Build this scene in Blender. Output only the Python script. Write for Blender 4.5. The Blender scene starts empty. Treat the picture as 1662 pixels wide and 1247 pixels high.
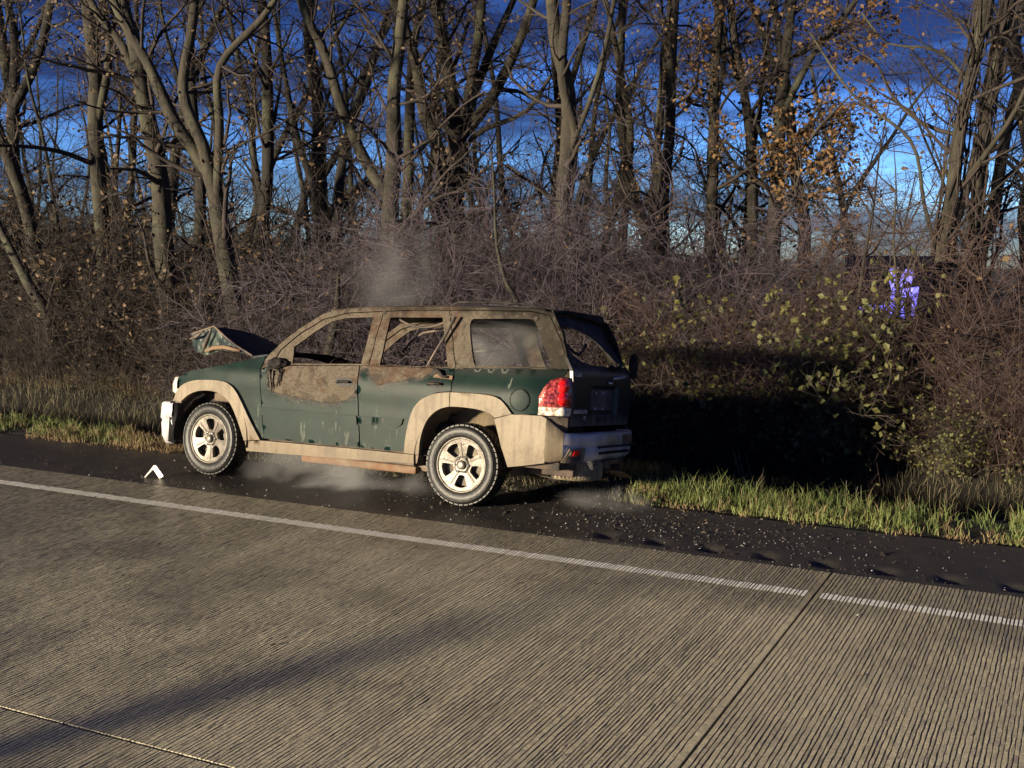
import bpy, bmesh, math, random
import numpy as np
from mathutils import Vector, Matrix, noise, geometry

S = bpy.context.scene
COL = S.collection
R = math.radians

# ------------------------------------------------------------------ camera
CAM_H, CAM_YAW, CAM_PITCH, FPX = 2.43, 0.4416, -0.1397, 1760.0
cam_d = bpy.data.cameras.new('camera')
cam = bpy.data.objects.new('camera', cam_d)
COL.objects.link(cam)
cam.location = (0, 0, CAM_H)
cam.rotation_euler = (math.pi / 2 + CAM_PITCH, 0, CAM_YAW)
cam_d.sensor_width = 36
cam_d.lens = 36 * FPX / 1662
cam_d.clip_end = 6000
S.camera = cam

# ------------------------------------------------------------------ sky and low warm light from the left
SUN_EL, SUN_AZ = 9.6, 27.5          # light travels towards +x +y
world = bpy.data.worlds.new('World')
S.world = world
world.use_nodes = True
wn, wl = world.node_tree.nodes, world.node_tree.links
wn.clear()
w_out = wn.new('ShaderNodeOutputWorld')
w_bg = wn.new('ShaderNodeBackground')
w_geo = wn.new('ShaderNodeTexCoord')
w_add = wn.new('ShaderNodeVectorMath'); w_add.operation = 'ADD'; w_add.inputs[1].default_value = (0, 0, 0.03)
w_nrm = wn.new('ShaderNodeVectorMath'); w_nrm.operation = 'NORMALIZE'
wl.new(w_geo.outputs['Generated'], w_add.inputs[0]); wl.new(w_add.outputs[0], w_nrm.inputs[0])
sky = wn.new('ShaderNodeTexSky'); sky.sky_type = 'NISHITA'; sky.sun_disc = False
sky.sun_elevation = R(SUN_EL); sky.sun_rotation = R(180 + SUN_AZ)
sky.altitude = 200; sky.air_density = 1.0; sky.dust_density = 0.3; sky.ozone_density = 3.0
wl.new(w_nrm.outputs[0], sky.inputs['Vector'])
# dusk tint by height above the horizon: pale at the skyline, deep blue overhead
w_sep = wn.new('ShaderNodeSeparateXYZ'); wl.new(w_nrm.outputs[0], w_sep.inputs[0])
w_tint = wn.new('ShaderNodeValToRGB')
el = w_tint.color_ramp.elements
el[0].position = 0.0; el[0].color = (0.224, 0.248, 0.368, 1)
el[1].position = 0.5; el[1].color = (0.087, 0.116, 0.280, 1)
for p_, c_ in ((0.03, (0.398, 0.534, 0.908, 1)), (0.085, (0.293, 0.473, 0.957, 1)), (0.15, (0.182, 0.293, 0.683, 1)), (0.25, (0.126, 0.174, 0.414, 1))):
    e_ = el.new(p_); e_.color = c_
wl.new(w_sep.outputs['Z'], w_tint.inputs[0])
# cloud banks, flattened
w_map = wn.new('ShaderNodeMapping'); w_map.inputs['Scale'].default_value = (1.2, 1.2, 9.0)
wl.new(w_nrm.outputs[0], w_map.inputs[0])
w_noi = wn.new('ShaderNodeTexNoise'); w_noi.inputs['Scale'].default_value = 2.6; w_noi.inputs['Detail'].default_value = 7; w_noi.inputs['Roughness'].default_value = 0.55
wl.new(w_map.outputs[0], w_noi.inputs['Vector'])
w_cl = wn.new('ShaderNodeValToRGB')
w_cl.color_ramp.elements[0].position = 0.42; w_cl.color_ramp.elements[0].color = (0.30, 0.25, 0.26, 1)
w_cl.color_ramp.elements[1].position = 0.62; w_cl.color_ramp.elements[1].color = (1.15, 1.12, 1.05, 1)
wl.new(w_noi.outputs['Fac'], w_cl.inputs[0])
w_m1 = wn.new('ShaderNodeMix'); w_m1.data_type = 'RGBA'; w_m1.blend_type = 'MULTIPLY'; w_m1.inputs['Factor'].default_value = 1
wl.new(w_tint.outputs[0], w_m1.inputs['A']); wl.new(w_cl.outputs[0], w_m1.inputs['B'])
w_m2 = wn.new('ShaderNodeMix'); w_m2.data_type = 'RGBA'; w_m2.blend_type = 'MULTIPLY'; w_m2.inputs['Factor'].default_value = 1
wl.new(sky.outputs[0], w_m2.inputs['A']); wl.new(w_m1.outputs['Result'], w_m2.inputs['B'])
wl.new(w_m2.outputs['Result'], w_bg.inputs[0])
w_bg.inputs[1].default_value = 0.15
wl.new(w_bg.outputs[0], w_out.inputs[0])

sun_d = bpy.data.lights.new('sun', 'SUN')
sun_d.energy = 5.0; sun_d.angle = R(3.4); sun_d.color = (1.0, 0.84, 0.60)
sun = bpy.data.objects.new('sun', sun_d); COL.objects.link(sun)
_d = Vector((math.sin(R(SUN_AZ)), math.cos(R(SUN_AZ)), -math.tan(R(SUN_EL))))
sun.rotation_euler = _d.to_track_quat('-Z', 'Y').to_euler()
sun.location = (-30, -30, 20)

S.view_settings.view_transform = 'Standard'
S.view_settings.look = 'None'
S.view_settings.exposure = 1.15
S.view_settings.gamma = 1.0
S.render.engine = 'CYCLES'
S.cycles.use_denoising = True
S.cycles.denoiser = 'OPENIMAGEDENOISE'
S.cycles.max_bounces = 4
S.cycles.diffuse_bounces = 3
S.cycles.use_adaptive_sampling = True
S.cycles.adaptive_threshold = 0.02
S.cycles.glossy_bounces = 3
S.cycles.transparent_max_bounces = 12
S.cycles.volume_bounces = 0
S.cycles.volume_step_rate = 3.0
S.cycles.volume_max_steps = 64
S.cycles.sample_clamp_indirect = 3.0

# ------------------------------------------------------------------ helpers
rng = random.Random(7)
_f = Vector((-math.sin(CAM_YAW) * math.cos(CAM_PITCH), math.cos(CAM_YAW) * math.cos(CAM_PITCH), math.sin(CAM_PITCH)))
_r = Vector((math.cos(CAM_YAW), math.sin(CAM_YAW), 0))
_u = _r.cross(_f)
def at(px, py, Y):
    """point of the place seen at a pixel of the photograph, at distance Y across the road"""
    d = _f + _r * ((px - 831) / FPX) - _u * ((py - 623.5) / FPX)
    return Vector((0, 0, CAM_H)) + d * (Y / d.y)

def tag(o, label=None, cat=None, group=None, kind=None):
    if label: o['label'] = label
    if cat: o['category'] = cat
    if group: o['group'] = group
    if kind: o['kind'] = kind
    return o

def empty(name, loc=(0, 0, 0), parent=None):
    o = bpy.data.objects.new(name, None); COL.objects.link(o); o.location = loc
    o.empty_display_size = 0.2
    if parent: o.parent = parent
    return o

def mesh_obj(name, verts, faces, m, parent=None, smooth=False, attrs=None):
    me = bpy.data.meshes.new(name)
    me.from_pydata([tuple(v) for v in verts], [], [tuple(f) for f in faces])
    if smooth:
        me.polygons.foreach_set('use_smooth', [True] * len(me.polygons))
    if m is not None:
        me.materials.append(m)
    if attrs:
        for k, vals in attrs.items():
            a = me.attributes.new(k, 'FLOAT', 'POINT'); a.data.foreach_set('value', np.asarray(vals, np.float32))
    me.update()
    o = bpy.data.objects.new(name, me); COL.objects.link(o)
    if parent: o.parent = parent
    return o

def np_obj(name, V, F, m, parent=None, smooth=False, attrs=None):
    """fast mesh from numpy arrays, all faces with the same corner count"""
    V = np.asarray(V, np.float32); F = np.asarray(F, np.int32)
    me = bpy.data.meshes.new(name)
    n, k = F.shape
    me.vertices.add(len(V)); me.vertices.foreach_set('co', V.ravel())
    me.loops.add(n * k); me.loops.foreach_set('vertex_index', F.ravel())
    me.polygons.add(n); me.polygons.foreach_set('loop_start', np.arange(0, n * k, k, dtype=np.int32))
    me.polygons.foreach_set('loop_total', np.full(n, k, np.int32))
    me.polygons.foreach_set('use_smooth', np.full(n, smooth, dtype=bool))
    if m is not None: me.materials.append(m)
    if attrs:
        for kk, vals in attrs.items():
            a = me.attributes.new(kk, 'FLOAT', 'POINT'); a.data.foreach_set('value', np.asarray(vals, np.float32))
    me.update(calc_edges=True); me.validate()
    o = bpy.data.objects.new(name, me); COL.objects.link(o)
    if parent: o.parent = parent
    return o

def copy_tree(o, parent=None):
    c = o.copy(); COL.objects.link(c)
    if parent: c.parent = parent
    for ch in list(o.children): copy_tree(ch, c)
    return c

def fbm(x, y, z=0.0, s=1.0, o=4):
    return noise.fractal(Vector((x * s, y * s, z * s)), 1.0, 2.0, o)

# ---- materials
def mat(name, base=(0.5, 0.5, 0.5), rough=0.6, metal=0.0, vary=0.0, vscale=6.0, bump=0.0, bscale=40.0, coat=0.0, spec=0.5, base2=None):
    m = bpy.data.materials.new(name); m.use_nodes = True
    nt = m.node_tree; b = nt.nodes['Principled BSDF']
    b.inputs['Base Color'].default_value = (*base, 1); b.inputs['Roughness'].default_value = rough
    b.inputs['Metallic'].default_value = metal; b.inputs['Coat Weight'].default_value = coat
    b.inputs['Specular IOR Level'].default_value = spec
    tc = nt.nodes.new('ShaderNodeTexCoord')
    if vary or base2:
        n = nt.nodes.new('ShaderNodeTexNoise'); n.inputs['Scale'].default_value = vscale; n.inputs['Detail'].default_value = 6
        nt.links.new(tc.outputs['Object'], n.inputs['Vector'])
        rp = nt.nodes.new('ShaderNodeValToRGB')
        b2 = base2 if base2 else tuple(min(1, c * (1 + vary)) for c in base)
        b1 = base if base2 else tuple(c * (1 - vary) for c in base)
        rp.color_ramp.elements[0].position = 0.35; rp.color_ramp.elements[0].color = (*b1, 1)
        rp.color_ramp.elements[1].position = 0.65; rp.color_ramp.elements[1].color = (*b2, 1)
        nt.links.new(n.outputs['Fac'], rp.inputs[0]); nt.links.new(rp.outputs[0], b.inputs['Base Color'])
    if bump:
        n2 = nt.nodes.new('ShaderNodeTexNoise'); n2.inputs['Scale'].default_value = bscale; n2.inputs['Detail'].default_value = 5
        nt.links.new(tc.outputs['Object'], n2.inputs['Vector'])
        bp = nt.nodes.new('ShaderNodeBump'); bp.inputs['Strength'].default_value = bump; bp.inputs['Distance'].default_value = 0.02
        nt.links.new(n2.outputs['Fac'], bp.inputs['Height']); nt.links.new(bp.outputs[0], b.inputs['Normal'])
    return m

class N:
    """tiny node-graph helper"""
    def __init__(s, m): s.m = m; s.nt = m.node_tree; s.b = s.nt.nodes['Principled BSDF']; s.tc = s.nt.nodes.new('ShaderNodeTexCoord')
    def link(s, a, b): s.nt.links.new(a, b)
    def noise(s, scale, detail=5, rough=0.5, vec=None, dist=0.0, sc3=None):
        n = s.nt.nodes.new('ShaderNodeTexNoise'); n.inputs['Scale'].default_value = scale; n.inputs['Detail'].default_value = detail
        n.inputs['Roughness'].default_value = rough; n.inputs['Distortion'].default_value = dist
        v = vec or s.tc.outputs['Object']
        if sc3:
            mp = s.nt.nodes.new('ShaderNodeMapping'); mp.inputs['Scale'].default_value = sc3; s.link(v, mp.inputs[0]); v = mp.outputs[0]
        s.link(v, n.inputs['Vector']); return n.outputs['Fac']
    def ramp(s, fac, stops):
        r = s.nt.nodes.new('ShaderNodeValToRGB'); e = r.color_ramp.elements
        e[0].position = stops[0][0]; e[0].color = (*stops[0][1], 1); e[1].position = stops[-1][0]; e[1].color = (*stops[-1][1], 1)
        for p, c in stops[1:-1]:
            q = e.new(p); q.color = (*c, 1)
        s.link(fac, r.inputs[0]); return r.outputs[0]
    def math(s, op, a, b=None, clamp=False):
        n = s.nt.nodes.new('ShaderNodeMath'); n.operation = op; n.use_clamp = clamp
        for i, x in enumerate((a, b)):
            if x is None: continue
            if isinstance(x, (int, float)): n.inputs[i].default_value = x
            else: s.link(x, n.inputs[i])
        return n.outputs[0]
    def step(s, x, lo, hi):
        n = s.nt.nodes.new('ShaderNodeMapRange'); n.inputs['From Min'].default_value = lo; n.inputs['From Max'].default_value = hi
        n.interpolation_type = 'SMOOTHSTEP'; s.link(x, n.inputs['Value']); return n.outputs[0]
    def mix(s, f, a, b):
        n = s.nt.nodes.new('ShaderNodeMix'); n.data_type = 'RGBA'
        for sock, x in (('Factor', f), ('A', a), ('B', b)):
            if isinstance(x, tuple): n.inputs[sock].default_value = (*x, 1)
            elif isinstance(x, (int, float)): n.inputs[sock].default_value = x
            else: s.link(x, n.inputs[sock])
        return n.outputs['Result']
    def mixf(s, f, a, b):
        n = s.nt.nodes.new('ShaderNodeMix'); n.data_type = 'FLOAT'
        for i, x in ((0, f), (2, a), (3, b)):
            if isinstance(x, (int, float)): n.inputs[i].default_value = x
            else: s.link(x, n.inputs[i])
        return n.outputs[0]
    def attr(s, name):
        n = s.nt.nodes.new('ShaderNodeAttribute'); n.attribute_name = name; return n.outputs['Fac']
    def xyz(s, vec=None):
        n = s.nt.nodes.new('ShaderNodeSeparateXYZ'); s.link(vec or s.tc.outputs['Object'], n.inputs[0]); return n.outputs
    def bump(s, h, strength=0.4, dist=0.02):
        n = s.nt.nodes.new('ShaderNodeBump'); n.inputs['Strength'].default_value = strength; n.inputs['Distance'].default_value = dist
        s.link(h, n.inputs['Height']); s.link(n.outputs[0], s.b.inputs['Normal'])
    def set(s, name, x):
        if isinstance(x, (int, float)): s.b.inputs[name].default_value = x
        elif isinstance(x, tuple): s.b.inputs[name].default_value = (*x, 1)
        else: s.link(x, s.b.inputs[name])
def new_mat(name):
    m = bpy.data.materials.new(name); m.use_nodes = True; return N(m)
# ================================================================== GROUND, ROAD
Y_JOINT, Y_LINE, Y_EDGE, Y_VERGE = 3.67, 7.25, 7.80, 9.26
def ground_z(x, y):
    """verge, ditch, then land falling gently away"""
    if y < Y_EDGE: return -0.16
    if y < Y_VERGE: return -0.03 - (y - Y_EDGE) * 0.05 - 0.09
    n = 0.05 * fbm(x, y, 0, 0.7, 3)
    P = ((Y_VERGE, -0.07), (10.0, -0.09), (10.5, -0.15), (11.0, -0.58), (11.6, -0.90), (12.3, -0.92), (12.9, -0.55), (13.4, -0.28), (14.2, -0.25), (20, -0.5), (40, -1.2), (120, -4.0), (400, -12.5), (3000, -90))
    for (a, za), (b, zb) in zip(P, P[1:]):
        if y <= b:
            t = (y - a) / (b - a)
            k = min(1, max(0, (y - Y_VERGE) / 0.5))
            return za + (zb - za) * t + n * k * (1 if y < 40 else 3)
    return -90

# -- ground sheet
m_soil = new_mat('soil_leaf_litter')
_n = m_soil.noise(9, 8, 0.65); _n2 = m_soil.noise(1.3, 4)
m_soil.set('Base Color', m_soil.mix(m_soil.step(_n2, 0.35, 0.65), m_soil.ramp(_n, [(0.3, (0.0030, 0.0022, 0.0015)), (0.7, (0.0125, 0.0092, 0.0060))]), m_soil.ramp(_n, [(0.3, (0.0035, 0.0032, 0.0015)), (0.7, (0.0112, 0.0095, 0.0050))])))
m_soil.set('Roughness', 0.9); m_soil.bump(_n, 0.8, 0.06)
xs = sorted(set([-1500, -800, -400, -200, -120, -80, -60, -45, -36] + [round(-30 + 0.5 * i, 2) for i in range(81)] + [12, 16, 24, 40, 80, 160, 400, 900, 1500]))
ys = sorted(set([-600, -200, -60, -30, -10, 0, 3, 6, 7.5, 7.79, 7.81, 9.2, 9.26] + [round(9.4 + 0.2 * i, 2) for i in range(26)] + [15 + i for i in range(16)] + [34, 40, 50, 70, 100, 140, 200, 300, 400, 700, 1200, 2000, 3000]))
V = [(x, y, ground_z(x, y)) for y in ys for x in xs]
nx = len(xs)
F = [(j * nx + i, j * nx + i + 1, (j + 1) * nx + i + 1, (j + 1) * nx + i) for j in range(len(ys) - 1) for i in range(nx - 1)]
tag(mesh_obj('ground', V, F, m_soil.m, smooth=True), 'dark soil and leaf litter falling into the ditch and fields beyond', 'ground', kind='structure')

# -- grooved concrete carriageway
m_conc = new_mat('grooved_concrete')
pos = m_conc.xyz()
n1 = m_conc.noise(55, 6, 0.7); n2 = m_conc.noise(1.1, 5, 0.6); n3 = m_conc.noise(220, 2)
tyre = m_conc.noise(0.9, 4, 0.5, sc3=(0.25, 2.2, 1))
col = m_conc.ramp(n1, [(0.25, (0.34, 0.305, 0.21)), (0.5, (0.54, 0.485, 0.34)), (0.75, (0.70, 0.635, 0.455))])
col = m_conc.mix(m_conc.step(n2, 0.40, 0.70), col, m_conc.mix(0.28, col, (0.17, 0.145, 0.12)))
col = m_conc.mix(m_conc.math('MULTIPLY', m_conc.step(tyre, 0.55, 0.7), 0.18), col, (0.13, 0.11, 0.09))
wet = m_conc.step(m_conc.math('ADD', m_conc.math('MULTIPLY', pos['X'], -0.14), m_conc.math('MULTIPLY', m_conc.math('SUBTRACT', n2, 0.5), 1.6)), 0.35, 1.15)
wet2 = m_conc.step(m_conc.math('ADD', pos['Y'], m_conc.math('MULTIPLY', m_conc.math('SUBTRACT', n2, 0.5), 2.2)), 6.4, 7.3)
wet = m_conc.math('MAXIMUM', wet, m_conc.math('MULTIPLY', wet2, 0.8))
col = m_conc.mix(m_conc.math('MULTIPLY', wet, 0.8), col, m_conc.mix(0.6, col, (0.07, 0.06, 0.048)))
rib = m_conc.noise(60, 3, 0.6, sc3=(0.5, 1.6, 1))
col = m_conc.mix(m_conc.math('MULTIPLY', m_conc.step(rib, 0.46, 0.62), 0.6), col, (0.22, 0.195, 0.14))
col = m_conc.mix(m_conc.math('MULTIPLY', m_conc.step(m_conc.noise(90, 2, 0.5), 0.60, 0.70), 0.5), col, (0.74, 0.68, 0.52))
col = m_conc.mix(m_conc.math('MULTIPLY', m_conc.attr('dirt'), 0.9), col, (0.022, 0.019, 0.016))
m_conc.set('Base Color', col)
m_conc.set('Roughness', m_conc.mixf(wet, 0.62, 0.16))
m_conc.bump(m_conc.math('ADD', n1, m_conc.math('MULTIPLY', n3, 0.5)), 0.55, 0.008)
_bp = next(n_ for n_ in m_conc.nt.nodes if n_.type == 'BUMP'); m_conc.link(m_conc.mixf(wet, 0.6, 0.10), _bp.inputs['Strength'])

def slab(name, xa, xb, ya, yb, skew, seed, parent):
    """a cast slab with transverse tined grooves as real geometry, rows along the groove jittered"""
    rs = np.random.RandomState(seed)
    x = xa; cols = [(xa, 0)]; centres = []
    while True:
        x += rs.choice([0.021, 0.024, 0.027, 0.031]) * rs.uniform(0.94, 1.06)
        if x > xb - 0.02: break
        w = rs.uniform(0.0072, 0.0092); dpt = rs.uniform(0.0055, 0.007); centres.append((x, w))
        cols += [(x - w / 2, 0), (x - w / 4, -dpt), (x + w / 4, -dpt), (x + w / 2, 0)]
    cols.append((xb, 0))
    ny = int((yb - ya) / 0.052)
    yy = np.linspace(ya, yb, ny + 1)
    cx = np.array([c[0] for c in cols]); cz = np.array([c[1] for c in cols])
    jit = rs.normal(0, 0.0023, (ny + 1, len(cols)))
    for k in range(1, len(cols) - 1, 4):                 # the four columns of a groove wander together
        g = rs.normal(0, 0.0011, ny + 1); jit[:, k:k + 4] = jit[:, k:k + 4] * 0.45 + g[:, None]
    X = cx[None, :] + jit; X[:, 0] = xa; X[:, -1] = xb
    X = X + (-skew) * (Y_EDGE - yy)[:, None]
    worn = 0.65 + 0.35 * np.sin(yy * 2.1 + seed)[:, None] * np.ones_like(X) + rs.uniform(-0.25, 0.25, X.shape)
    Z = cz[None, :] * np.clip(worn, 0.25, 1.2) + rs.normal(0, 0.0009, X.shape)
    Yg = np.repeat(yy[:, None], X.shape[1], 1)
    V = np.stack([X, Yg, Z], -1).reshape(-1, 3)
    n = X.shape[1]
    I, J = np.meshgrid(np.arange(n - 1), np.arange(ny))
    a = (J * n + I).ravel(); F = np.stack([a, a + 1, a + n + 1, a + n], -1)
    # skirt
    b = len(V); ring = list(range(n)) + [r * n + n - 1 for r in range(1, ny + 1)] + [ny * n + i for i in range(n - 2, -1, -1)] + [r * n for r in range(ny - 1, 0, -1)]
    low = V[ring].copy(); low[:, 2] = -0.2
    Vall = np.vstack([V, low]); L = len(ring)
    F2 = np.array([(ring[i], b + i, b + (i + 1) % L, ring[(i + 1) % L]) for i in range(L)])
    dirt = np.zeros(len(cols)); dirt[2::4] = 1; dirt[3::4] = 1; dirt[-1] = 0
    dirt = np.clip(np.repeat(dirt[None, :], ny + 1, 0) * rs.uniform(.5, 1.1, X.shape), 0, 1).ravel()
    o = np_obj(name, Vall, np.vstack([F, F2]), m_conc.m, parent, attrs={'dirt': np.concatenate([dirt, np.ones(L)])})
    return o, centres
SK = 0.05
road = empty('road', (-4, 4, 0)); tag(road, 'wet grooved concrete highway lanes with a dark joint between slabs', 'road', kind='structure')
def rpar(o):
    o.parent = road; o.location = (o.location[0] + 4, o.location[1] - 4, o.location[2]); return o
XJ = -1.14
sl1, cen1 = slab('concrete_slab', -12.0, XJ - 0.008, Y_JOINT + 0.011, Y_EDGE, SK, 3, None)
sl2, cen2 = slab('concrete_slab', XJ + 0.008, 3.5, Y_JOINT + 0.011, Y_EDGE, SK, 5, None)
sl3, cen3 = slab('concrete_slab', -7.0, XJ - 0.008 - 0.4, 1.4, Y_JOINT - 0.009, SK, 9, None)
for o in (sl1, sl2, sl3): rpar(o)
def plain_slab(xa, xb, ya, yb):
    n = 12
    V = []
    for j in range(3):
        for i in range(n + 1):
            y = ya + (yb - ya) * j / 2
            V.append((xa + (xb - xa) * i / n - SK * (Y_EDGE - y), y, -0.001))
    F = [(j * (n + 1) + i, j * (n + 1) + i + 1, (j + 1) * (n + 1) + i + 1, (j + 1) * (n + 1) + i) for j in range(2) for i in range(n)]
    return rpar(mesh_obj('concrete_slab', V, F, m_conc.m))
for xa in (-400, -60, -31): plain_slab(xa, {-400: -60.01, -60: -31.01, -31: -12.02}[xa], Y_JOINT + 0.011, Y_EDGE); plain_slab(xa, {-400: -60.01, -60: -31.01, -31: -7.02}[xa], 0.4, Y_JOINT - 0.009)
plain_slab(3.51, 300, Y_JOINT + 0.011, Y_EDGE); plain_slab(XJ - 0.39, 300, 0.4, Y_JOINT - 0.009); plain_slab(-7.01, XJ - 0.4, 0.4, 1.39); plain_slab(-400, 300, -3.4, 0.39)
# joint filler
m_seal = mat('joint_sealant', (0.008, 0.008, 0.009), 0.5, bump=0.3)
rpar(mesh_obj('joint_filler', [(-400, Y_JOINT - 0.02, -0.035), (300, Y_JOINT - 0.02, -0.035), (300, Y_JOINT + 0.02, -0.035), (-400, Y_JOINT + 0.02, -0.035)], [(0, 1, 2, 3)], m_seal))
rpar(mesh_obj('joint_filler', [(XJ - 0.03 - SK * (Y_EDGE - y_), y_, -0.013) for y_ in (0.4, Y_EDGE)] + [(XJ + 0.03 - SK * (Y_EDGE - y_), y_, -0.013) for y_ in (Y_EDGE, 0.4)], [(0, 1, 2, 3)], m_seal))

# -- worn white edge line, lying on the ribs between the grooves
m_line = new_mat('worn_white_paint')
ln = m_line.noise(28, 6, 0.7); lw = m_line.noise(1.6, 4, 0.6)
wear = m_line.step(m_line.math('ADD', m_line.math('MULTIPLY', ln, 0.7), m_line.math('MULTIPLY', lw, 0.5)), 0.60, 0.82)
m_line.set('Base Color', m_line.mix(wear, (0.86, 0.84, 0.77), (0.46, 0.42, 0.34))); m_line.set('Roughness', 0.6); m_line.bump(ln, 0.4, 0.004)
V, F = [], []
def line_quad(x0, x1, rs):
    a = Y_LINE - 0.062 + rs.uniform(-0.004, 0.004); b = Y_LINE + 0.062 + rs.uniform(-0.013, 0.006)
    i = len(V)
    for x, y in ((x0, a), (x1, a), (x1, b), (x0, b)): V.append((x - SK * (Y_EDGE - y), y, 0.003))
    F.append((i, i + 1, i + 2, i + 3))
rs_ = random.Random(4)
for cen in (cen1, cen2):
    for (c0, w0), (c1, w1) in zip(cen, cen[1:]): line_quad(c0 + w0 / 2 + 0.0005, c1 - w1 / 2 - 0.0005, rs_)
for i in range(60): line_quad(-12 - 2 * (i + 1), -12 - 2 * i, rs_)
for i in range(20): line_quad(3.52 + 2 * i, 5.52 + 2 * i, rs_)
eo = mesh_obj('edge_line', V, F, m_line.m); tag(eo, 'worn white painted edge line along the concrete lane', 'road marking', kind='structure')

# -- asphalt shoulder with milled rumble dents
m_asph = new_mat('wet_asphalt')
an = m_asph.noise(150, 4, 0.7); an2 = m_asph.noise(2.2, 5, 0.6); an3 = m_asph.noise(0.8, 3)
acol = m_asph.ramp(an, [(0.3, (0.012, 0.011, 0.011)), (0.55, (0.035, 0.032, 0.030)), (0.72, (0.13, 0.12, 0.10))])
acol = m_asph.mix(m_asph.step(an2, 0.5, 0.75), acol, m_asph.mix(0.5, acol, (0.06, 0.05, 0.04)))
m_asph.set('Base Color', acol)
awet = m_asph.step(m_asph.math('ADD', m_asph.math('MULTIPLY', m_asph.xyz()['X'], -0.10), m_asph.math('MULTIPLY', m_asph.math('SUBTRACT', an3, 0.5), 1.2)), 0.1, 0.8)
m_asph.set('Roughness', m_asph.mixf(awet, 0.6, 0.28)); m_asph.bump(an, m_asph.b.inputs['Roughness'].default_value * 0.9, 0.012)
xs = np.concatenate([[-300, -80, -40, -25], np.arange(-16, 4.01, 0.04), [8, 20, 60, 200]])
ys = np.arange(0, 1.4801, 0.04)
def shoulder_z(x, yy):
    z = -0.004 - 0.03 * yy + 0.004 * fbm(x, yy, 3, 5, 3) + 0.010 * fbm(x, yy, 8, 0.8, 2)
    if -3.2 < x < 4.5 and 0.12 < yy < 0.34:
        ph = ((x + 0.18 * yy) % 0.43) / 0.43
        if ph < 0.45: z -= 0.030 * math.sin(math.pi * ph / 0.45) * min(1, (yy - 0.12) / 0.05, (0.34 - yy) / 0.05)
    if yy < 0.03: z = -0.012
    return z
V = [(x, Y_EDGE + 0.004 + y + (0.09 * fbm(x, 0, 0, 0.9) + 0.05 * fbm(x, 5, 0, 5) if y > 1.44 else 0), shoulder_z(x, y) - (0.05 if y > 1.46 else 0)) for y in ys for x in xs]
nx = len(xs)
F = [(j * nx + i, j * nx + i + 1, (j + 1) * nx + i + 1, (j + 1) * nx + i) for j in range(len(ys) - 1) for i in range(nx - 1)]
tag(mesh_obj('road_shoulder', V, F, m_asph.m, smooth=True), 'black wet asphalt shoulder strewn with broken glass', 'road shoulder', kind='structure')
def base_z(x, y):
    if y < Y_EDGE: return 0.0
    if y < Y_VERGE: return shoulder_z(x, y - Y_EDGE)
    return ground_z(x, y)

# -- broken glass and debris crumbs, nobody could count them
m_glassbit = mat('broken_glass_crumbs', (0.45, 0.46, 0.45), 0.25, vary=0.6, vscale=40)
m_crumb = mat('dark_debris_crumbs', (0.10, 0.075, 0.05), 0.8, vary=0.5, vscale=20)
def crumbs(name, n, region, size, m, label, seed):
    rs = random.Random(seed); V, F = [], []
    for _ in range(n):
        x, y = region(rs); z = base_z(x, y); s = size * rs.uniform(0.45, 1.25) * (1.7 if rs.random() < 0.06 else 1)
        i = len(V); a = rs.uniform(0, 6.28)
        for k in range(3):
            t = a + k * 2.1 + rs.uniform(-.3, .3); V.append((x + s * math.cos(t), y + s * math.sin(t), z + 0.001 + s * rs.uniform(0, .3)))
        V.append((x + rs.uniform(-.3, .3) * s, y + rs.uniform(-.3, .3) * s, z + s * rs.uniform(.5, 1.1)))
        F += [(i, i + 1, i + 3), (i + 1, i + 2, i + 3), (i + 2, i, i + 3)]
    return tag(mesh_obj(name, V, F, m), label, 'debris', kind='stuff')
def reg_glass(rs):
    k = rs.random()
    if k < .50: return rs.gauss(-2.6, 1.2), min(9.15, max(7.78, rs.gauss(8.45, .33)))
    if k < .80: return rs.uniform(-13, 3), rs.uniform(7.82, 9.15)
    if k < .93: return rs.gauss(-7.2, 1.0), rs.gauss(8.0, .18)
    return rs.uniform(-9, 1), rs.uniform(6.2, 7.8)
crumbs('broken_glass', 820, reg_glass, 0.0056, m_glassbit, 'tiny bright crumbs of broken glass on the asphalt shoulder', 11)
crumbs('road_grit', 1500, lambda rs: (rs.uniform(-12, 3), rs.choice((rs.uniform(4.2, 7.8), rs.uniform(7.8, 9.2), rs.uniform(7.8, 8.1)))), 0.006, m_crumb, 'dark grit and crumbs scattered on the road', 12)

# crumbling clods and scraps along the asphalt edge
crumbs('charred_scraps', 420, lambda rs: (rs.gauss(-3.4, 1.6), min(9.2, max(7.85, rs.gauss(8.6, .4)))), 0.016, mat('charred_scraps', (.012, .011, .011), .6, base2=(.06, .045, .035), vscale=12), 'charred scraps and melted bits lying round the rear wheel', 13)
# unseen post behind the camera, added to cast the diagonal road shadow
M_CASTER = mat('orange_post', (.62, .14, .03), .5, vary=.12); M_CASTER_BAND = mat('white_post_band', (.75, .74, .72), .4, vary=.08)
shadow_post = empty('added_shadow_post', (-7.15, -2.2, -.001)); shadow_post.scale = (2.1, 2.1, 1.5); tag(shadow_post, 'unseen orange post added to cast the diagonal shadow on the road', 'added shadow caster')
def ring_part(name, prof, m):
    V, F = [], []; k = len(prof); sg = 24
    for i in range(sg):
        t = 2 * math.pi * i / sg; V += [(r * math.cos(t), r * math.sin(t), z) for r, z in prof]
    F = [(i * k + j, ((i + 1) % sg) * k + j, ((i + 1) % sg) * k + j + 1, i * k + j + 1) for i in range(sg) for j in range(k - 1)]
    mesh_obj(name, V, F, m, shadow_post, smooth=True)
ring_part('post_body', [(.10, .038), (.075, .07), (.062, .12), (.060, 1.04), (.045, 1.07), (.02, 1.10), (.03, 1.13), (.001, 1.135)], M_CASTER)
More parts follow.
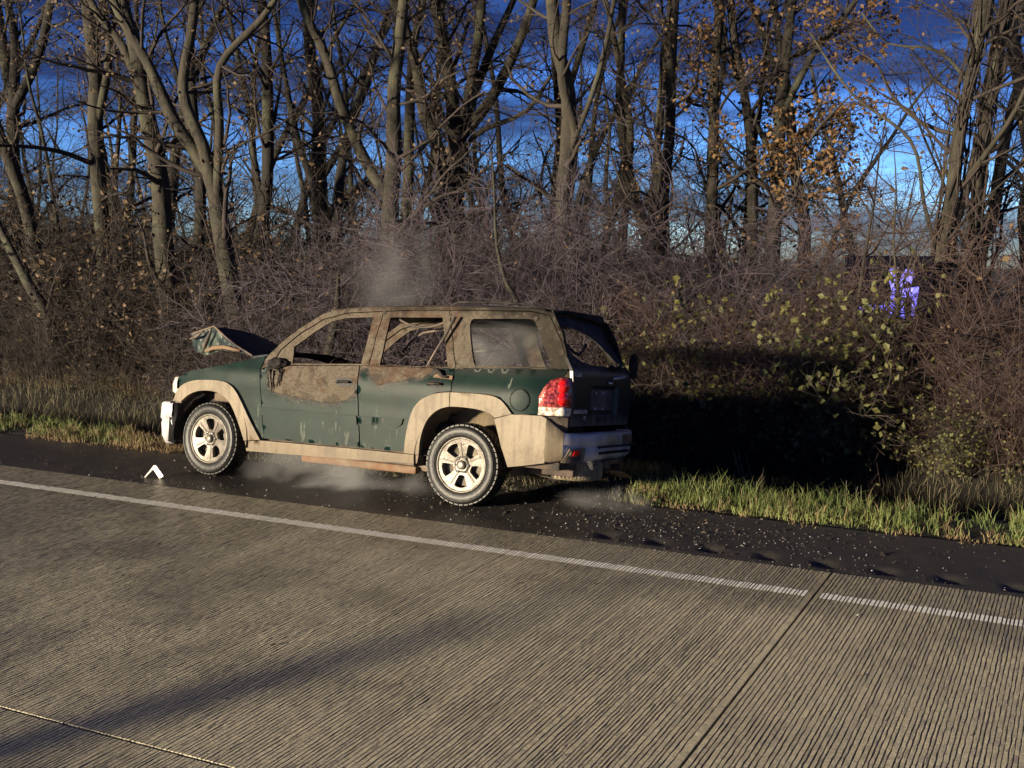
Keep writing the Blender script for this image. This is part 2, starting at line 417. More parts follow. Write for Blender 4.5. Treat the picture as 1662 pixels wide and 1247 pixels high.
for z0, z1 in ((.62, .72), (.84, .94)): ring_part('reflective_band', [(.0625, z0), (.0625, z1)], M_CASTER_BAND)
mesh_obj('post_base', [(x, y, z) for z in (.002, .038) for x, y in ((-.2, -.2), (.2, -.2), (.2, .2), (-.2, .2))], [(0, 3, 2, 1), (4, 5, 6, 7), (0, 1, 5, 4), (1, 2, 6, 5), (2, 3, 7, 6), (3, 0, 4, 7)], mat('black_rubber_base', (.02, .02, .02), .7, vary=.2), shadow_post)
# ================================================================== BURNT SUV
# car space: u forward from the rear axle, v from the near side towards the far side, w up. Blender local = (-u, v, w)
m_paint = new_mat('green_paint_burnt')
nb = m_paint.noise(14, 6, 0.65); nbig = m_paint.noise(3.2, 4, 0.5, dist=1.6)
burn = m_paint.step(m_paint.math('ADD', m_paint.attr('burn'), m_paint.math('MULTIPLY', m_paint.math('SUBTRACT', nb, 0.5), 0.10)), -0.004, 0.012)
edge = m_paint.step(m_paint.math('ADD', m_paint.attr('burn'), m_paint.math('MULTIPLY', m_paint.math('SUBTRACT', nb, 0.5), 0.16)), -0.055, 0.0)
swf = m_paint.noise(1.9, 5, 0.55, dist=3.2, sc3=(0.75, 1, 1.35)); swg = m_paint.noise(7, 4, 0.6, dist=1.5)
swirl = m_paint.math('ADD', m_paint.math('MULTIPLY', m_paint.math('PINGPONG', m_paint.math('MULTIPLY', swf, 7.0), 0.5), 0.9), m_paint.math('MULTIPLY', swg, 0.6))
metal_c = m_paint.ramp(swirl, [(0.18, (0.0520, 0.0423, 0.0351)), (0.42, (0.0855, 0.0709, 0.0539)), (0.62, (0.1134, 0.0964, 0.0733)), (0.85, (0.0671, 0.0538, 0.0441))])
rust_n = m_paint.noise(6, 7, 0.65)
metal_c = m_paint.mix(m_paint.math('MULTIPLY', m_paint.step(m_paint.math('ADD', rust_n, m_paint.attr('rust')), 0.55, 0.70), 0.85), metal_c, m_paint.ramp(m_paint.noise(40, 4), [(0.3, (0.0379, 0.0221, 0.0160)), (0.7, (0.0879, 0.0552, 0.0382))]))
metal_c = m_paint.mix(m_paint.step(m_paint.noise(70, 4), 0.62, 0.72), metal_c, (0.0275, 0.0214, 0.0190))
px_ = m_paint.xyz()
sootn = m_paint.noise(3.6, 7, 0.7, sc3=(1, 1, 0.8))
rearw = m_paint.step(m_paint.math('ADD', px_['X'], m_paint.math('MULTIPLY', m_paint.math('SUBTRACT', sootn, 0.5), 1.6)), -0.35, 0.65)
metal_c = m_paint.mix(m_paint.math('MULTIPLY', rearw, 0.8), metal_c, (0.0171, 0.0151, 0.0125))
topw = m_paint.step(m_paint.math('ADD', px_['Z'], m_paint.math('MULTIPLY', m_paint.math('SUBTRACT', sootn, 0.5), 0.35)), 1.70, 1.80)
metal_c = m_paint.mix(m_paint.math('MULTIPLY', topw, 0.8), metal_c, (0.0155, 0.0131, 0.0116))
metal_c = m_paint.mix(m_paint.math('MULTIPLY', m_paint.step(sootn, 0.52, 0.66), 0.65), metal_c, (0.0230, 0.0182, 0.0165))
metal_c = m_paint.mix(m_paint.math('MULTIPLY', m_paint.step(m_paint.noise(26, 6, 0.7), 0.58, 0.66), 0.45), metal_c, (0.1248, 0.1128, 0.0958))
green = m_paint.mix(m_paint.step(nbig, 0.35, 0.7), (0.0015, 0.0096, 0.0085), (0.0030, 0.0161, 0.0131))
# dried foam and water runs, long vertical streaks
st = m_paint.noise(1.0, 5, 0.6, sc3=(26, 26, 2.2)); st2 = m_paint.noise(3.5, 5, 0.6, sc3=(3, 3, 1.2))
drip = m_paint.step(m_paint.math('ADD', m_paint.math('ADD', m_paint.math('MULTIPLY', m_paint.math('SUBTRACT', st, 0.5), 1.7), m_paint.math('MULTIPLY', m_paint.math('SUBTRACT', st2, 0.5), 1.3)), m_paint.attr('drip')), 0.27, 0.33)
green = m_paint.mix(m_paint.math('MULTIPLY', drip, 0.6), green, (0.15, 0.16, 0.14))
spl = m_paint.step(m_paint.math('ADD', m_paint.noise(9, 6, 0.7), m_paint.attr('drip')), 0.76, 0.84)
green = m_paint.mix(m_paint.math('MULTIPLY', spl, 0.35), green, (0.0504, 0.0612, 0.0540))
green = m_paint.mix(m_paint.math('MULTIPLY', edge, 0.85), green, m_paint.ramp(nb, [(0.35, (0.0130, 0.0115, 0.0115)), (0.6, (0.0432, 0.0360, 0.0324)), (0.75, (0.0792, 0.0720, 0.0648))]))
soot = m_paint.step(m_paint.math('ADD', m_paint.attr('soot'), m_paint.math('MULTIPLY', m_paint.math('SUBTRACT', st2, 0.5), 0.12)), -0.03, 0.05)
green = m_paint.mix(m_paint.math('MULTIPLY', soot, 0.8), green, (0.0115, 0.0144, 0.0130))
m_paint.set('Base Color', m_paint.mix(burn, green, metal_c))
m_paint.set('Roughness', m_paint.mixf(burn, m_paint.mixf(drip, 0.42, 0.7), 0.8))
m_paint.set('Coat Weight', m_paint.mixf(burn, 0.0, 0.0)); m_paint.set('Coat Roughness', 0.2)
m_paint.bump(m_paint.math('ADD', m_paint.math('MULTIPLY', burn, m_paint.math('ADD', swirl, nb)), m_paint.math('MULTIPLY', edge, nb)), 0.35, 0.006)
m_paint.set('Specular IOR Level', 0.10)
M_PAINT = m_paint.m

m_clad_ = new_mat('beige_cladding')
cn = m_clad_.noise(5, 6, 0.65); cn2 = m_clad_.noise(60, 4); cst = m_clad_.noise(1, 4, 0.5, sc3=(22, 22, 2.5))
cc = m_clad_.ramp(cn, [(0.3, (0.1800, 0.1476, 0.1044)), (0.7, (0.2412, 0.2016, 0.1440))])
lowd = m_clad_.step(m_clad_.math('ADD', m_clad_.math('MULTIPLY', m_clad_.xyz()['Z'], -1.0), m_clad_.math('MULTIPLY', cn2, 0.55)), -0.42, -0.05)
cc = m_clad_.mix(m_clad_.math('MULTIPLY', lowd, 0.6), cc, (0.1152, 0.0828, 0.0468))
cc = m_clad_.mix(m_clad_.math('MULTIPLY', m_clad_.step(cst, 0.50, 0.66), 0.5), cc, (0.1080, 0.0828, 0.0576))
cc = m_clad_.mix(m_clad_.math('MULTIPLY', m_clad_.step(m_clad_.noise(2.6, 7, 0.75, sc3=(1, 1, 0.6)), 0.47, 0.62), 0.55), cc, (0.0936, 0.0720, 0.0540))
cc = m_clad_.mix(m_clad_.math('MULTIPLY', m_clad_.step(m_clad_.noise(95, 4, 0.75), 0.56, 0.66), 0.5), cc, (0.0648, 0.0504, 0.0360))
m_clad_.set('Base Color', cc); m_clad_.set('Roughness', 0.6); m_clad_.set('Specular IOR Level', 0.3); m_clad_.bump(cn2, 0.08, 0.003)
M_CLAD = m_clad_.m
M_CHAR = mat('charred_black', (0.012, 0.011, 0.012), 0.75, bump=0.6, bscale=25, base2=(0.045, 0.038, 0.036), vscale=9, spec=0.12)
M_BLACK = mat('black_plastic', (0.012, 0.012, 0.013), 0.45, bump=0.1, spec=0.12)
M_SOOTY = mat('sooty_steel', (0.0350, 0.0294, 0.0252), 0.7, base2=(0.1540, 0.1155, 0.0840), vscale=5, bump=0.4, bscale=30)
M_RUSTY = mat('rusty_burnt_steel', (0.1400, 0.0700, 0.0385), 0.8, base2=(0.1820, 0.1330, 0.0840), vscale=7, bump=0.4, bscale=40)
M_ALLOY = mat('aluminium_wheel', (0.0780, 0.0660, 0.0510), 0.42, metal=0.3, vscale=14, base2=(0.1800, 0.1650, 0.1410), bump=0.15, bscale=60)
M_ALLOYD = mat('wheel_recess', (0.16, 0.135, 0.105), 0.6, vary=0.3)
M_BUMP = mat('grey_beige_bumper', (0.46, 0.44, 0.47), 0.30, vary=0.25, vscale=5, bump=0.06)
M_RED = mat('red_lens', (0.75, 0.010, 0.012), 0.10, coat=0.6, vary=0.35, vscale=22)
M_CLEAR = mat('clear_lens', (0.62, 0.58, 0.52), 0.12, vary=0.35, vscale=30, coat=0.5)
M_CHROME = mat('dull_chrome', (0.6, 0.6, 0.62), 0.22, metal=0.9)
M_NAVY = mat('dark_tailgate_paint', (0.006, 0.014, 0.018), 0.22, base2=(0.012, 0.022, 0.030), vscale=4, coat=0.4, bump=0.05, bscale=8)
m_t = new_mat('wet_tyre_rubber')
tn = m_t.noise(22, 6, 0.65)
m_t.set('Base Color', m_t.ramp(tn, [(0.35, (0.0065, 0.0065, 0.0072)), (0.66, (0.0143, 0.0137, 0.0130)), (0.85, (0.0455, 0.0416, 0.0358))])); m_t.set('Roughness', 0.45); m_t.set('Specular IOR Level', 0.35); m_t.bump(tn, 0.35, 0.008)
M_TYRE = m_t.m

suv = empty('burnt_suv', (-4.4543, 8.2963, 0.004)); suv.rotation_euler = (-0.1462, 0, -0.0085)
tag(suv, 'burnt-out dark green SUV with beige wheel arches leaning off the shoulder', 'car')
CW = 1.86
def inpoly(p, poly):
    x, y = p; c = False; j = len(poly) - 1
    for i in range(len(poly)):
        xi, yi = poly[i]; xj, yj = poly[j]
        if (yi > y) != (yj > y) and x < (xj - xi) * (y - yi) / (yj - yi) + xi: c = not c
        j = i
    return c
def seg_d(p, a, b):
    ax, ay = a; bx, by = b; dx, dy = bx - ax, by - ay
    t = max(0, min(1, ((p[0] - ax) * dx + (p[1] - ay) * dy) / (dx * dx + dy * dy + 1e-12)))
    return math.hypot(p[0] - ax - t * dx, p[1] - ay - t * dy)
def sdist(p, poly):
    d = min(seg_d(p, poly[i], poly[i - 1]) for i in range(len(poly)))
    return d if inpoly(p, poly) else -d
BURN = [[(2.21, 1.5), (2.20, 1.14), (2.19, .99), (2.15, .88), (1.93, .86), (1.67, .83), (1.45, .82), (1.29, .85), (1.20, .92), (1.165, 1.10), (1.18, 1.5)],
        [(1.175, 1.5), (1.165, 1.17), (1.08, 1.16), (1.03, 1.12), (.98, 1.04), (.94, 1.02), (.86, 1.05), (.76, 1.06), (.63, 1.11), (.48, 1.13), (.40, 1.18), (.30, 1.21), (.2, 1.5)]]
DRIP = [[(1.80, .44), (1.78, .66), (1.55, .72), (1.10, .70), (.95, .88), (.62, .92), (.60, .44)], [(1.95, .72), (1.95, .86), (1.5, .84), (1.5, .72)], [(.1, 1.03), (.1, 1.18), (-.4, 1.2), (-.45, 1.0)], [(2.34, .45), (2.36, .95), (2.16, .95), (2.14, .45)]]
SOOT = [[(.17, 1.165), (.17, 1.4), (-.95, 1.4), (-.95, 1.20)]]
def attr_of(u, w, allburn=False):
    b = 0.2 if allburn else max(sdist((u, w), p) for p in BURN)
    r = 0.12 if (0.2 < u < 1.17) else (0.03 if u >= 1.17 else -0.1)
    return b, r, min(0.12, max(-0.35, max(sdist((u, w), p) for p in DRIP) * .5)) - 0.03, max(sdist((u, w), p) for p in SOOT)

def resample(poly, step, closed=True):
    out = []
    n = len(poly)
    for i in range(n if closed else n - 1):
        a, b = poly[i], poly[(i + 1) % n]
        L = math.hypot(b[0] - a[0], b[1] - a[1]); k = max(1, int(round(L / step)))
        out += [(a[0] + (b[0] - a[0]) * j / k, a[1] + (b[1] - a[1]) * j / k) for j in range(k)]
    return out
def smooth_poly(poly, it=2):
    """Chaikin rounding of a closed outline"""
    for _ in range(it):
        q = []
        for i in range(len(poly)):
            a, b = poly[i], poly[(i + 1) % len(poly)]
            q += [(a[0] * .75 + b[0] * .25, a[1] * .75 + b[1] * .25), (a[0] * .25 + b[0] * .75, a[1] * .25 + b[1] * .75)]
        poly = q
    return poly
def tri_poly(outline, holes, step):
    pts, edges = [], []
    for loop in [outline] + holes:
        lp = resample(loop, step); b = len(pts); pts += lp
        edges += [(b + i, b + (i + 1) % len(lp)) for i in range(len(lp))]
    us = [p[0] for p in outline]; ws = [p[1] for p in outline]
    nu = int((max(us) - min(us)) / step); nw = int((max(ws) - min(ws)) / step)
    loops = [outline] + holes
    for i in range(nu + 1):
        for j in range(nw + 1):
            p = (min(us) + step * (i + .5 + (.5 if j % 2 else 0)), min(ws) + step * (j + .5))
            if inpoly(p, outline) and not any(inpoly(p, h) for h in holes) and min(seg_d(p, l[k], l[k - 1]) for l in loops for k in range(len(l))) > step * .45:
                pts.append(p)
    r = geometry.delaunay_2d_cdt([Vector(p) for p in pts], edges, [], 0, 1e-6)
    P = [tuple(v) for v in r[0]]
    T = []
    for f in r[2]:
        c = (sum(P[i][0] for i in f) / 3, sum(P[i][1] for i in f) / 3)
        if inpoly(c, outline) and not any(inpoly(c, h) for h in holes): T.append(tuple(f))
    return P, T
def plate3(name, P, T, to3, back3, m, parent, attrs=None, smooth=True):
    """front skin, back skin and rim from a triangulated outline; front normals face the outside"""
    n = len(P); V = [to3(*p) for p in P] + [back3(*p) for p in P]
    F = [f[::-1] for f in T] + [tuple(i + n for i in f) for f in T]
    cnt = {}
    for f in T:
        for i in range(3):
            e = (f[i], f[(i + 1) % 3]); k = tuple(sorted(e)); cnt.setdefault(k, []).append(e)
    b = len(V); rim = []
    for k, es in cnt.items():
        if len(es) == 1:
            i, j = es[0]; q = len(V); V += [V[i], V[j], V[j + n], V[i + n]]; F.append((q, q + 1, q + 2, q + 3)); rim += [i, j, j, i]
    at_ = None
    if attrs:
        at_ = {k: list(vals) + list(vals) + [vals[i] for i in rim] for k, vals in attrs.items()}
    return mesh_obj(name, V, F, m, parent, smooth=False, attrs=at_) if not smooth else shade(mesh_obj(name, V, F, m, parent, smooth=True, attrs=at_))
def shade(o): return o
def v_side(u, w):
    v = 0.045
    if w > 1.08: v += .25 * (w - 1.08)
    if w < .75: v += .05 * (.75 - w)
    v -= .012 * math.exp(-((w - .98) / .12) ** 2)
    if u > 2.55: v += .028 * ((u - 2.55) / .8) ** 2
    if u < -.45: v += .10 * ((-.45 - u) / .45) ** 2
    return v
def side_panel(name, outline, holes, m, parent, off=0.0, thick=.015, step=.045, far=False, allburn=False, warp=0.0, rounded=0):
    if rounded: outline = smooth_poly(outline, rounded); holes = [smooth_poly(h, rounded) for h in holes]
    P, T = tri_poly(outline, holes, step)
    A = [attr_of(u, w, allburn or far) for u, w in P]
    if far: A = [(0.2 if w > .9 else -.2, .1, -.3, .3) for (u, w) in P]
    at_ = {'burn': [a[0] for a in A], 'rust': [a[1] for a in A], 'drip': [a[2] for a in A], 'soot': [a[3] for a in A]}
    wp = lambda u, w: warp * fbm(u, w, 2 if far else 0, 3.0, 3)
    if far:
        to3 = lambda u, w: (-u, CW - (v_side(u, w) + off + wp(u, w)), w); b3 = lambda u, w: (-u, CW - (v_side(u, w) + off + thick + wp(u, w)), w)
        T = [t[::-1] for t in T]
    else:
        to3 = lambda u, w: (-u, v_side(u, w) + off + wp(u, w), w); b3 = lambda u, w: (-u, v_side(u, w) + off + thick + wp(u, w), w)
    return plate3(name, P, T, to3, b3, m, parent, at_)

def add_box_uvw(name, u0, u1, v0, v1, w0, w1, m, parent=None, bev=0.008, rot=None):
    bm = bmesh.new(); bmesh.ops.create_cube(bm, size=1)
    for vv in bm.verts: vv.co = Vector((vv.co.x * abs(u1 - u0), vv.co.y * abs(v1 - v0), vv.co.z * abs(w1 - w0)))
    if bev: bmesh.ops.bevel(bm, geom=bm.edges[:], offset=bev, segments=2, affect='EDGES', profile=.5)
    if rot is not None: bmesh.ops.rotate(bm, verts=bm.verts, cent=(0, 0, 0), matrix=rot)
    bmesh.ops.translate(bm, verts=bm.verts, vec=(-(u0 + u1) / 2, (v0 + v1) / 2, (w0 + w1) / 2))
    me = bpy.data.meshes.new(name); bm.to_mesh(me); bm.free(); me.materials.append(m)
    o = bpy.data.objects.new(name, me); COL.objects.link(o); o.parent = parent or suv
    return o
def tube_uvw(name, pts, r, m, parent=None, sides=8, closed=False):
    V, F = [], []
    P = [Vector((-p[0], p[1], p[2])) for p in pts]
    n = len(P)
    for i, p in enumerate(P):
        d = (P[min(i + 1, n - 1)] - P[max(i - 1, 0)]).normalized()
        a = d.orthogonal().normalized() if abs(d.z) > .95 else d.cross(Vector((0, 0, 1))).normalized(); b = d.cross(a)
        rr = r[i] if isinstance(r, (list, tuple)) else r
        V += [p + (a * math.cos(t) + b * math.sin(t)) * rr for t in (2 * math.pi * k / sides for k in range(sides))]
    F = [(i * sides + k, i * sides + (k + 1) % sides, (i + 1) * sides + (k + 1) % sides, (i + 1) * sides + k) for i in range(n - 1) for k in range(sides)]
    F += [tuple(range(sides))[::-1], tuple((n - 1) * sides + k for k in range(sides))]
    return mesh_obj(name, V, F, m, parent or suv, smooth=True)
def arc(p0, p1, sag, n=10, axis=2):
    out = []
    for i in range(n + 1):
        t = i / n; q = [p0[k] + (p1[k] - p0[k]) * t for k in range(3)]; q[axis] += sag * 4 * t * (1 - t); out.append(tuple(q))
    return out

# outlines of the side, metres
FL_F_OUT = [(3.40, .735), (3.375, .82), (3.28, .90), (3.13, .945), (2.98, .957), (2.80, .962), (2.68, .945), (2.59, .885), (2.50, .76), (2.40, .60), (2.26, .409)]
FL_F_IN = [(2.457, .385), (2.53, .55), (2.61, .70), (2.69, .79), (2.80, .84), (2.95, .855), (3.10, .835), (3.22, .785), (3.31, .71)]
def smooth_open(c, it=2):
    for _ in range(it):
        q = [c[0]]
        for a, b in zip(c, c[1:]): q += [(a[0] * .75 + b[0] * .25, a[1] * .75 + b[1] * .25), (a[0] * .25 + b[0] * .75, a[1] * .25 + b[1] * .75)]
        c = q + [c[-1]]
    return c
FL_F_OUT = smooth_open(FL_F_OUT); FL_F_IN = smooth_open(FL_F_IN)
FL_R_OUTF = [(.614, .424), (.60, .60), (.565, .76), (.515, .875), (.42, .95), (.30, .995), (.160, 1.011)]
FL_R_INF = [(.160, .884), (.27, .855), (.38, .76), (.445, .60), (.457, .421)]
FL_R_OUTF = smooth_open(FL_R_OUTF); FL_R_INF = smooth_open(FL_R_INF)
far_parts = []
def both(fn, **kw):
    a = fn(False); b = fn(True); return a, b

for far in (False, True):
    ff = side_panel('front_fender', [(3.385, .83), (3.392, .90), (3.367, .964), (3.233, 1.028), (2.92, 1.094), (2.48, 1.19), (2.30, 1.235), (2.325, 1.10), (2.29, .80), (2.247, .415)] + FL_F_OUT[::-1][1:-1], [], M_PAINT, suv, .004, far=far, warp=.002)
    side_panel('wheel_arch_flare', FL_F_OUT + FL_F_IN, [], M_CLAD if not far else M_CHAR, suv, -.030, .05, far=far)
    fd = side_panel('front_door', [(2.238, .425), (2.312, 1.10), (2.20, 1.142), (1.185, 1.196), (1.118, .43)], [], M_PAINT, suv, .0, far=far, step=.035, warp=.001)
    side_panel('window_frame', [(2.19, 1.152), (2.125, 1.30), (1.94, 1.47), (1.70, 1.622), (1.45, 1.692), (1.045, 1.722), (1.092, 1.206)],
               [[(1.96, 1.178), (1.985, 1.34), (1.78, 1.50), (1.60, 1.61), (1.45, 1.648), (1.14, 1.667), (1.175, 1.216)]], M_PAINT, fd, .01, .025, far=far, allburn=True, warp=.012)
    rd = side_panel('rear_door', [(1.106, .432), (1.173, 1.197), (.168, 1.224), (.168, 1.022), (.30, 1.003), (.42, .958), (.522, .885), (.575, .76), (.61, .60), (.624, .435)], [], M_PAINT, suv, .0, far=far, step=.035, warp=.001)
    side_panel('window_frame', [(1.083, 1.206), (1.036, 1.722), (.70, 1.745), (.338, 1.757), (.168, 1.232)],
               [[(.968, 1.214), (.952, 1.671), (.394, 1.689), (.245, 1.236)]], M_PAINT, rd, .01, .025, far=far, allburn=True, warp=.012)
    qp = side_panel('quarter_panel', [(.158, 1.224), (-.745, 1.272), (-.895, 1.277), (-.868, 1.212), (-.80, 1.185), (-.742, 1.10), (-.712, 1.01), (-.742, .876), (-.465, .866), (-.405, .94), (-.335, 1.0), (-.249, 1.022), (.158, 1.022)], [], M_PAINT, suv, .0, far=far)
    side_panel('window_frame', [(.158, 1.232), (.328, 1.757), (-.50, 1.772), (-.665, 1.745), (-.80, 1.52), (-.895, 1.283), (-.745, 1.279)],
               [smooth_poly([(.10, 1.62), (.09, 1.688), (.02, 1.690), (-.44, 1.708), (-.52, 1.705), (-.56, 1.66), (-.66, 1.47), (-.735, 1.33), (-.745, 1.292), (-.70, 1.287), (-.05, 1.264), (-.03, 1.264), (-.005, 1.30)], 1)], M_PAINT, qp, .008, .03, far=far, allburn=True, warp=.008)
    side_panel('roof_rail', [(2.27, 1.235), (2.245, 1.262), (2.115, 1.395), (1.963, 1.522), (1.712, 1.68), (1.58, 1.722), (1.44, 1.745), (1.03, 1.772), (.306, 1.803), (-.502, 1.803), (-.70, 1.775), (-.80, 1.60), (-.905, 1.285),
                             (-.90, 1.285), (-.805, 1.53), (-.672, 1.752), (-.50, 1.779), (.33, 1.764), (.70, 1.752), (1.04, 1.729), (1.45, 1.699), (1.70, 1.629), (1.945, 1.478), (2.132, 1.305), (2.20, 1.15), (2.31, 1.11)], [], M_PAINT, suv, .0, .05, far=far, allburn=True, warp=.01)
    side_panel('wheel_arch_flare', FL_R_OUTF + FL_R_INF, [], M_CLAD if not far else M_CHAR, rd, -.030, .05, far=far)
    side_panel('wheel_arch_flare', smooth_open([(.152, 1.011), (-.20, 1.016), (-.335, .992), (-.405, .932), (-.462, .862)]) + smooth_open([(-.300, .815), (-.24, .855), (-.12, .882), (.06, .888), (.152, .884)]), [], M_CLAD if not far else M_CHAR, suv, -.030, .05, far=far)
    side_panel('rocker_sill', [(2.45, .378), (2.26, .402), (1.1, .416), (.46, .416), (.476, .34), (1.1, .315), (2.43, .285)], [], M_CLAD if not far else M_CHAR, suv, -.022, .10, far=far)
    if not far:
        FD, RD, QP, FF = fd, rd, qp, ff

# inner shell behind the gaps, floor, arches, roof
M_INN = mat('burnt_inner_steel', (0.018, 0.015, 0.014), 0.85, base2=(0.085, 0.06, 0.045), vscale=6, bump=0.5)
for far in (False, True):
    side_panel('inner_body_side', [(2.30, .44), (2.34, 1.07), (1.1, 1.15), (.12, 1.19), (-.80, 1.24), (-.84, .90), (-.48, .85), (-.41, .92), (-.25, .99), (.15, .99), (.40, .92), (.50, .84), (.56, .70), (.59, .44)], [], M_INN, suv, .035, .05, far=far)
add_box_uvw('floor_pan', -.9, 2.5, .12, CW - .12, .40, .47, M_INN)
add_box_uvw('dashboard_frame', 1.85, 2.25, .16, CW - .16, .78, 1.12, M_CHAR, bev=.06)
add_box_uvw('firewall', 2.28, 2.36, .14, CW - .14, .45, 1.17, M_INN)
# roof skin, slightly crowned, with sagging front edge
V, F = [], []
us = [1.66, 1.45, 1.2, .9, .6, .3, 0, -.3, -.5, -.68]; vs = [i / 12 for i in range(13)]
for u in us:
    for t in vs:
        wr = 1.70 if u > 1.6 else (1.745 if u > 1.4 else min(1.80, 1.745 + .06 * (1.45 - u)))
        if u < -.6: wr = 1.77
        y = .205 + t * (CW - .41); V.append((-u, y, wr + .045 * (1 - (2 * t - 1) ** 2) + .012 * fbm(u, y, 0, 2.5) - .004))
n = len(vs); m0 = len(V)
V += [(x, y, z - .02) for x, y, z in V]
F = [(i * n + j, i * n + j + 1, (i + 1) * n + j + 1, (i + 1) * n + j) for i in range(len(us) - 1) for j in range(n - 1)]
F += [tuple(q + m0 for q in f[::-1]) for f in F]
mesh_obj('roof', V, F, M_SOOTY, suv, smooth=True)
for u in (1.62, 1.03, .32, -.55): tube_uvw('roof_bow', arc((u, .21, 1.71), (u, CW - .21, 1.71), .04), .022, M_INN)
tube_uvw('roof_rack_rail', [(.33, .23, 1.80), (.25, .235, 1.835), (-.1, .24, 1.848), (-.4, .24, 1.84), (-.62, .25, 1.80)], .012, M_CHAR)
tube_uvw('roof_rack_rail', [(.9, CW - .23, 1.80), (.3, CW - .235, 1.835), (-.4, CW - .24, 1.84), (-.62, CW - .25, 1.80)], .012, M_CHAR)

# wheel wells
def liner(uc, r, v0, v1, m, name='wheel_well', a0=-10, a1=190):
    V, F = [], []; k = 20
    for j, v in enumerate((v0, (v0 + v1) / 2, v1)):
        for i in range(k + 1):
            t = R(a0 + (a1 - a0) * i / k); V.append((-(uc + r * math.cos(t)), v, .40 + r * math.sin(t) * 1.02))
    F = [(j * (k + 1) + i, j * (k + 1) + i + 1, (j + 1) * (k + 1) + i + 1, (j + 1) * (k + 1) + i) for j in range(2) for i in range(k)]
    b = len(V); V.append((-uc, v1, .42)); F += [(2 * (k + 1) + i, 2 * (k + 1) + i + 1, b) for i in range(k)]
    return mesh_obj(name, V, F, m, suv, smooth=True)
M_LINER = mat('dusty_wheel_well', (0.0910, 0.0700, 0.0455), 0.85, base2=(0.1680, 0.1295, 0.0840), vscale=4, bump=0.3)
liner(.0, .50, .02, .42, M_LINER); liner(2.885, .47, .02, .40, M_INN)
liner(.0, .50, CW - .02, CW - .42, M_INN); liner(2.885, .47, CW - .02, CW - .40, M_INN)
tube_uvw('inner_fender_brace', [(3.30, .10, .62), (3.22, .12, .74), (3.08, .14, .81)], .018, M_LINER)
add_box_uvw('inner_fender_brace', 2.72, 2.92, .10, .16, .75, .83, M_LINER)

# mouldings, handles, fuel flap
def moulding(par, outline):
    side_panel('side_moulding', outline, [], M_PAINT, par, -.016, .016, step=.05)
moulding(FD, [(2.26, .655), (2.27, .73), (1.155, .725), (1.148, .645)])
moulding(RD, [(1.13, .645), (1.138, .725), (.645, .735), (.66, .68), (.70, .655)])
def handle(par, uc, wc, tilt, m, k=1.0):
    h = empty('door_handle', (0, 0, 0), par)
    P, T = tri_poly(smooth_poly([(uc - .085 * k, wc - .04 * k), (uc + .085 * k, wc - .035 * k), (uc + .085 * k, wc + .035 * k), (uc - .085 * k, wc + .04 * k)], 2), [], .03)
    plate3('handle_recess', P, T, lambda u, w: (-u, v_side(u, w) - .004 + .0, w), lambda u, w: (-u, v_side(u, w) + .012, w), M_BLACK, par)
    o = tube_uvw('door_handle', [(uc + .075, v_side(uc, wc) - .006, wc - .008), (uc + .05, v_side(uc, wc) - .030, wc + .002), (uc - .045, v_side(uc, wc) - .032, wc + .006), (uc - .078, v_side(uc, wc) - .008, wc + .002)], [.010, .013, .014, .011], m, par)
    bpy.data.objects.remove(h)
    return o
handle(FD, 1.315, 1.035, 0, M_CHAR, 1.15); handle(RD, .335, 1.075, 0, M_PAINT)
ring = [(-.52 + .082 * math.cos(t), .988 + .088 * math.sin(t)) for t in (2 * math.pi * i / 28 for i in range(28))]
P, T = tri_poly(ring, [], .035)
A = {'burn': [-.3] * len(P), 'rust': [0] * len(P), 'drip': [-.05] * len(P), 'soot': [-.3] * len(P)}
plate3('fuel_flap', P, T, lambda u, w: (-u, v_side(u, w) - .006, w), lambda u, w: (-u, v_side(u, w) + .006, w), M_PAINT, QP, A)
tube_uvw('fuel_flap_seam', [(-.52 + .090 * math.cos(t), v_side(-.52, .988) - .002, .988 + .096 * math.sin(t)) for t in (2 * math.pi * i / 32 for i in range(33))], .0042, M_BLACK, QP, 6)
tube_uvw('melted_trim', [(.36, .06, 1.205), (.30, .02, 1.19), (.26, .03, 1.15), (.20, .03, 1.145)], [.018, .022, .016, .010], M_CHAR, RD)
side_panel('door_sheet_scrap', [(.36, 1.135), (.34, 1.165), (.16, 1.160), (.16, 1.125)], [], M_RUSTY, RD, -.02, .01)
# scorched mirror stump and melted cowl
bm = bmesh.new(); bmesh.ops.create_icosphere(bm, subdivisions=3, radius=1)
for vv in bm.verts:
    c = vv.co; k = 1 + .35 * noise.noise(c * 2.2) + .15 * noise.noise(c * 6)
    vv.co = Vector((-2.115 + c.x * .115 * k, .045 + c.y * .06 * k, 1.17 + c.z * .055 * k))
me = bpy.data.meshes.new('mirror_stump'); bm.to_mesh(me); bm.free(); me.materials.append(M_CHAR)
for p in me.polygons: p.use_smooth = True
o = bpy.data.objects.new('mirror_stump', me); COL.objects.link(o); o.parent = FD
rs = random.Random(3)
for i in range(9):
    u0 = 2.20 - .02 * i + rs.uniform(-.02, .02); w0 = 1.12 - rs.uniform(0, .06)
    pts = [(u0, .028, w0)]
    for k in range(4): pts.append((pts[-1][0] + rs.uniform(-.018, .018), .026 + rs.uniform(-.008, .004), pts[-1][2] - rs.uniform(.02, .05)))
    tube_uvw('melted_drip', pts, [.010, .009, .008, .006, .004], M_CHAR if i % 3 else M_SOOTY, FD, 6)

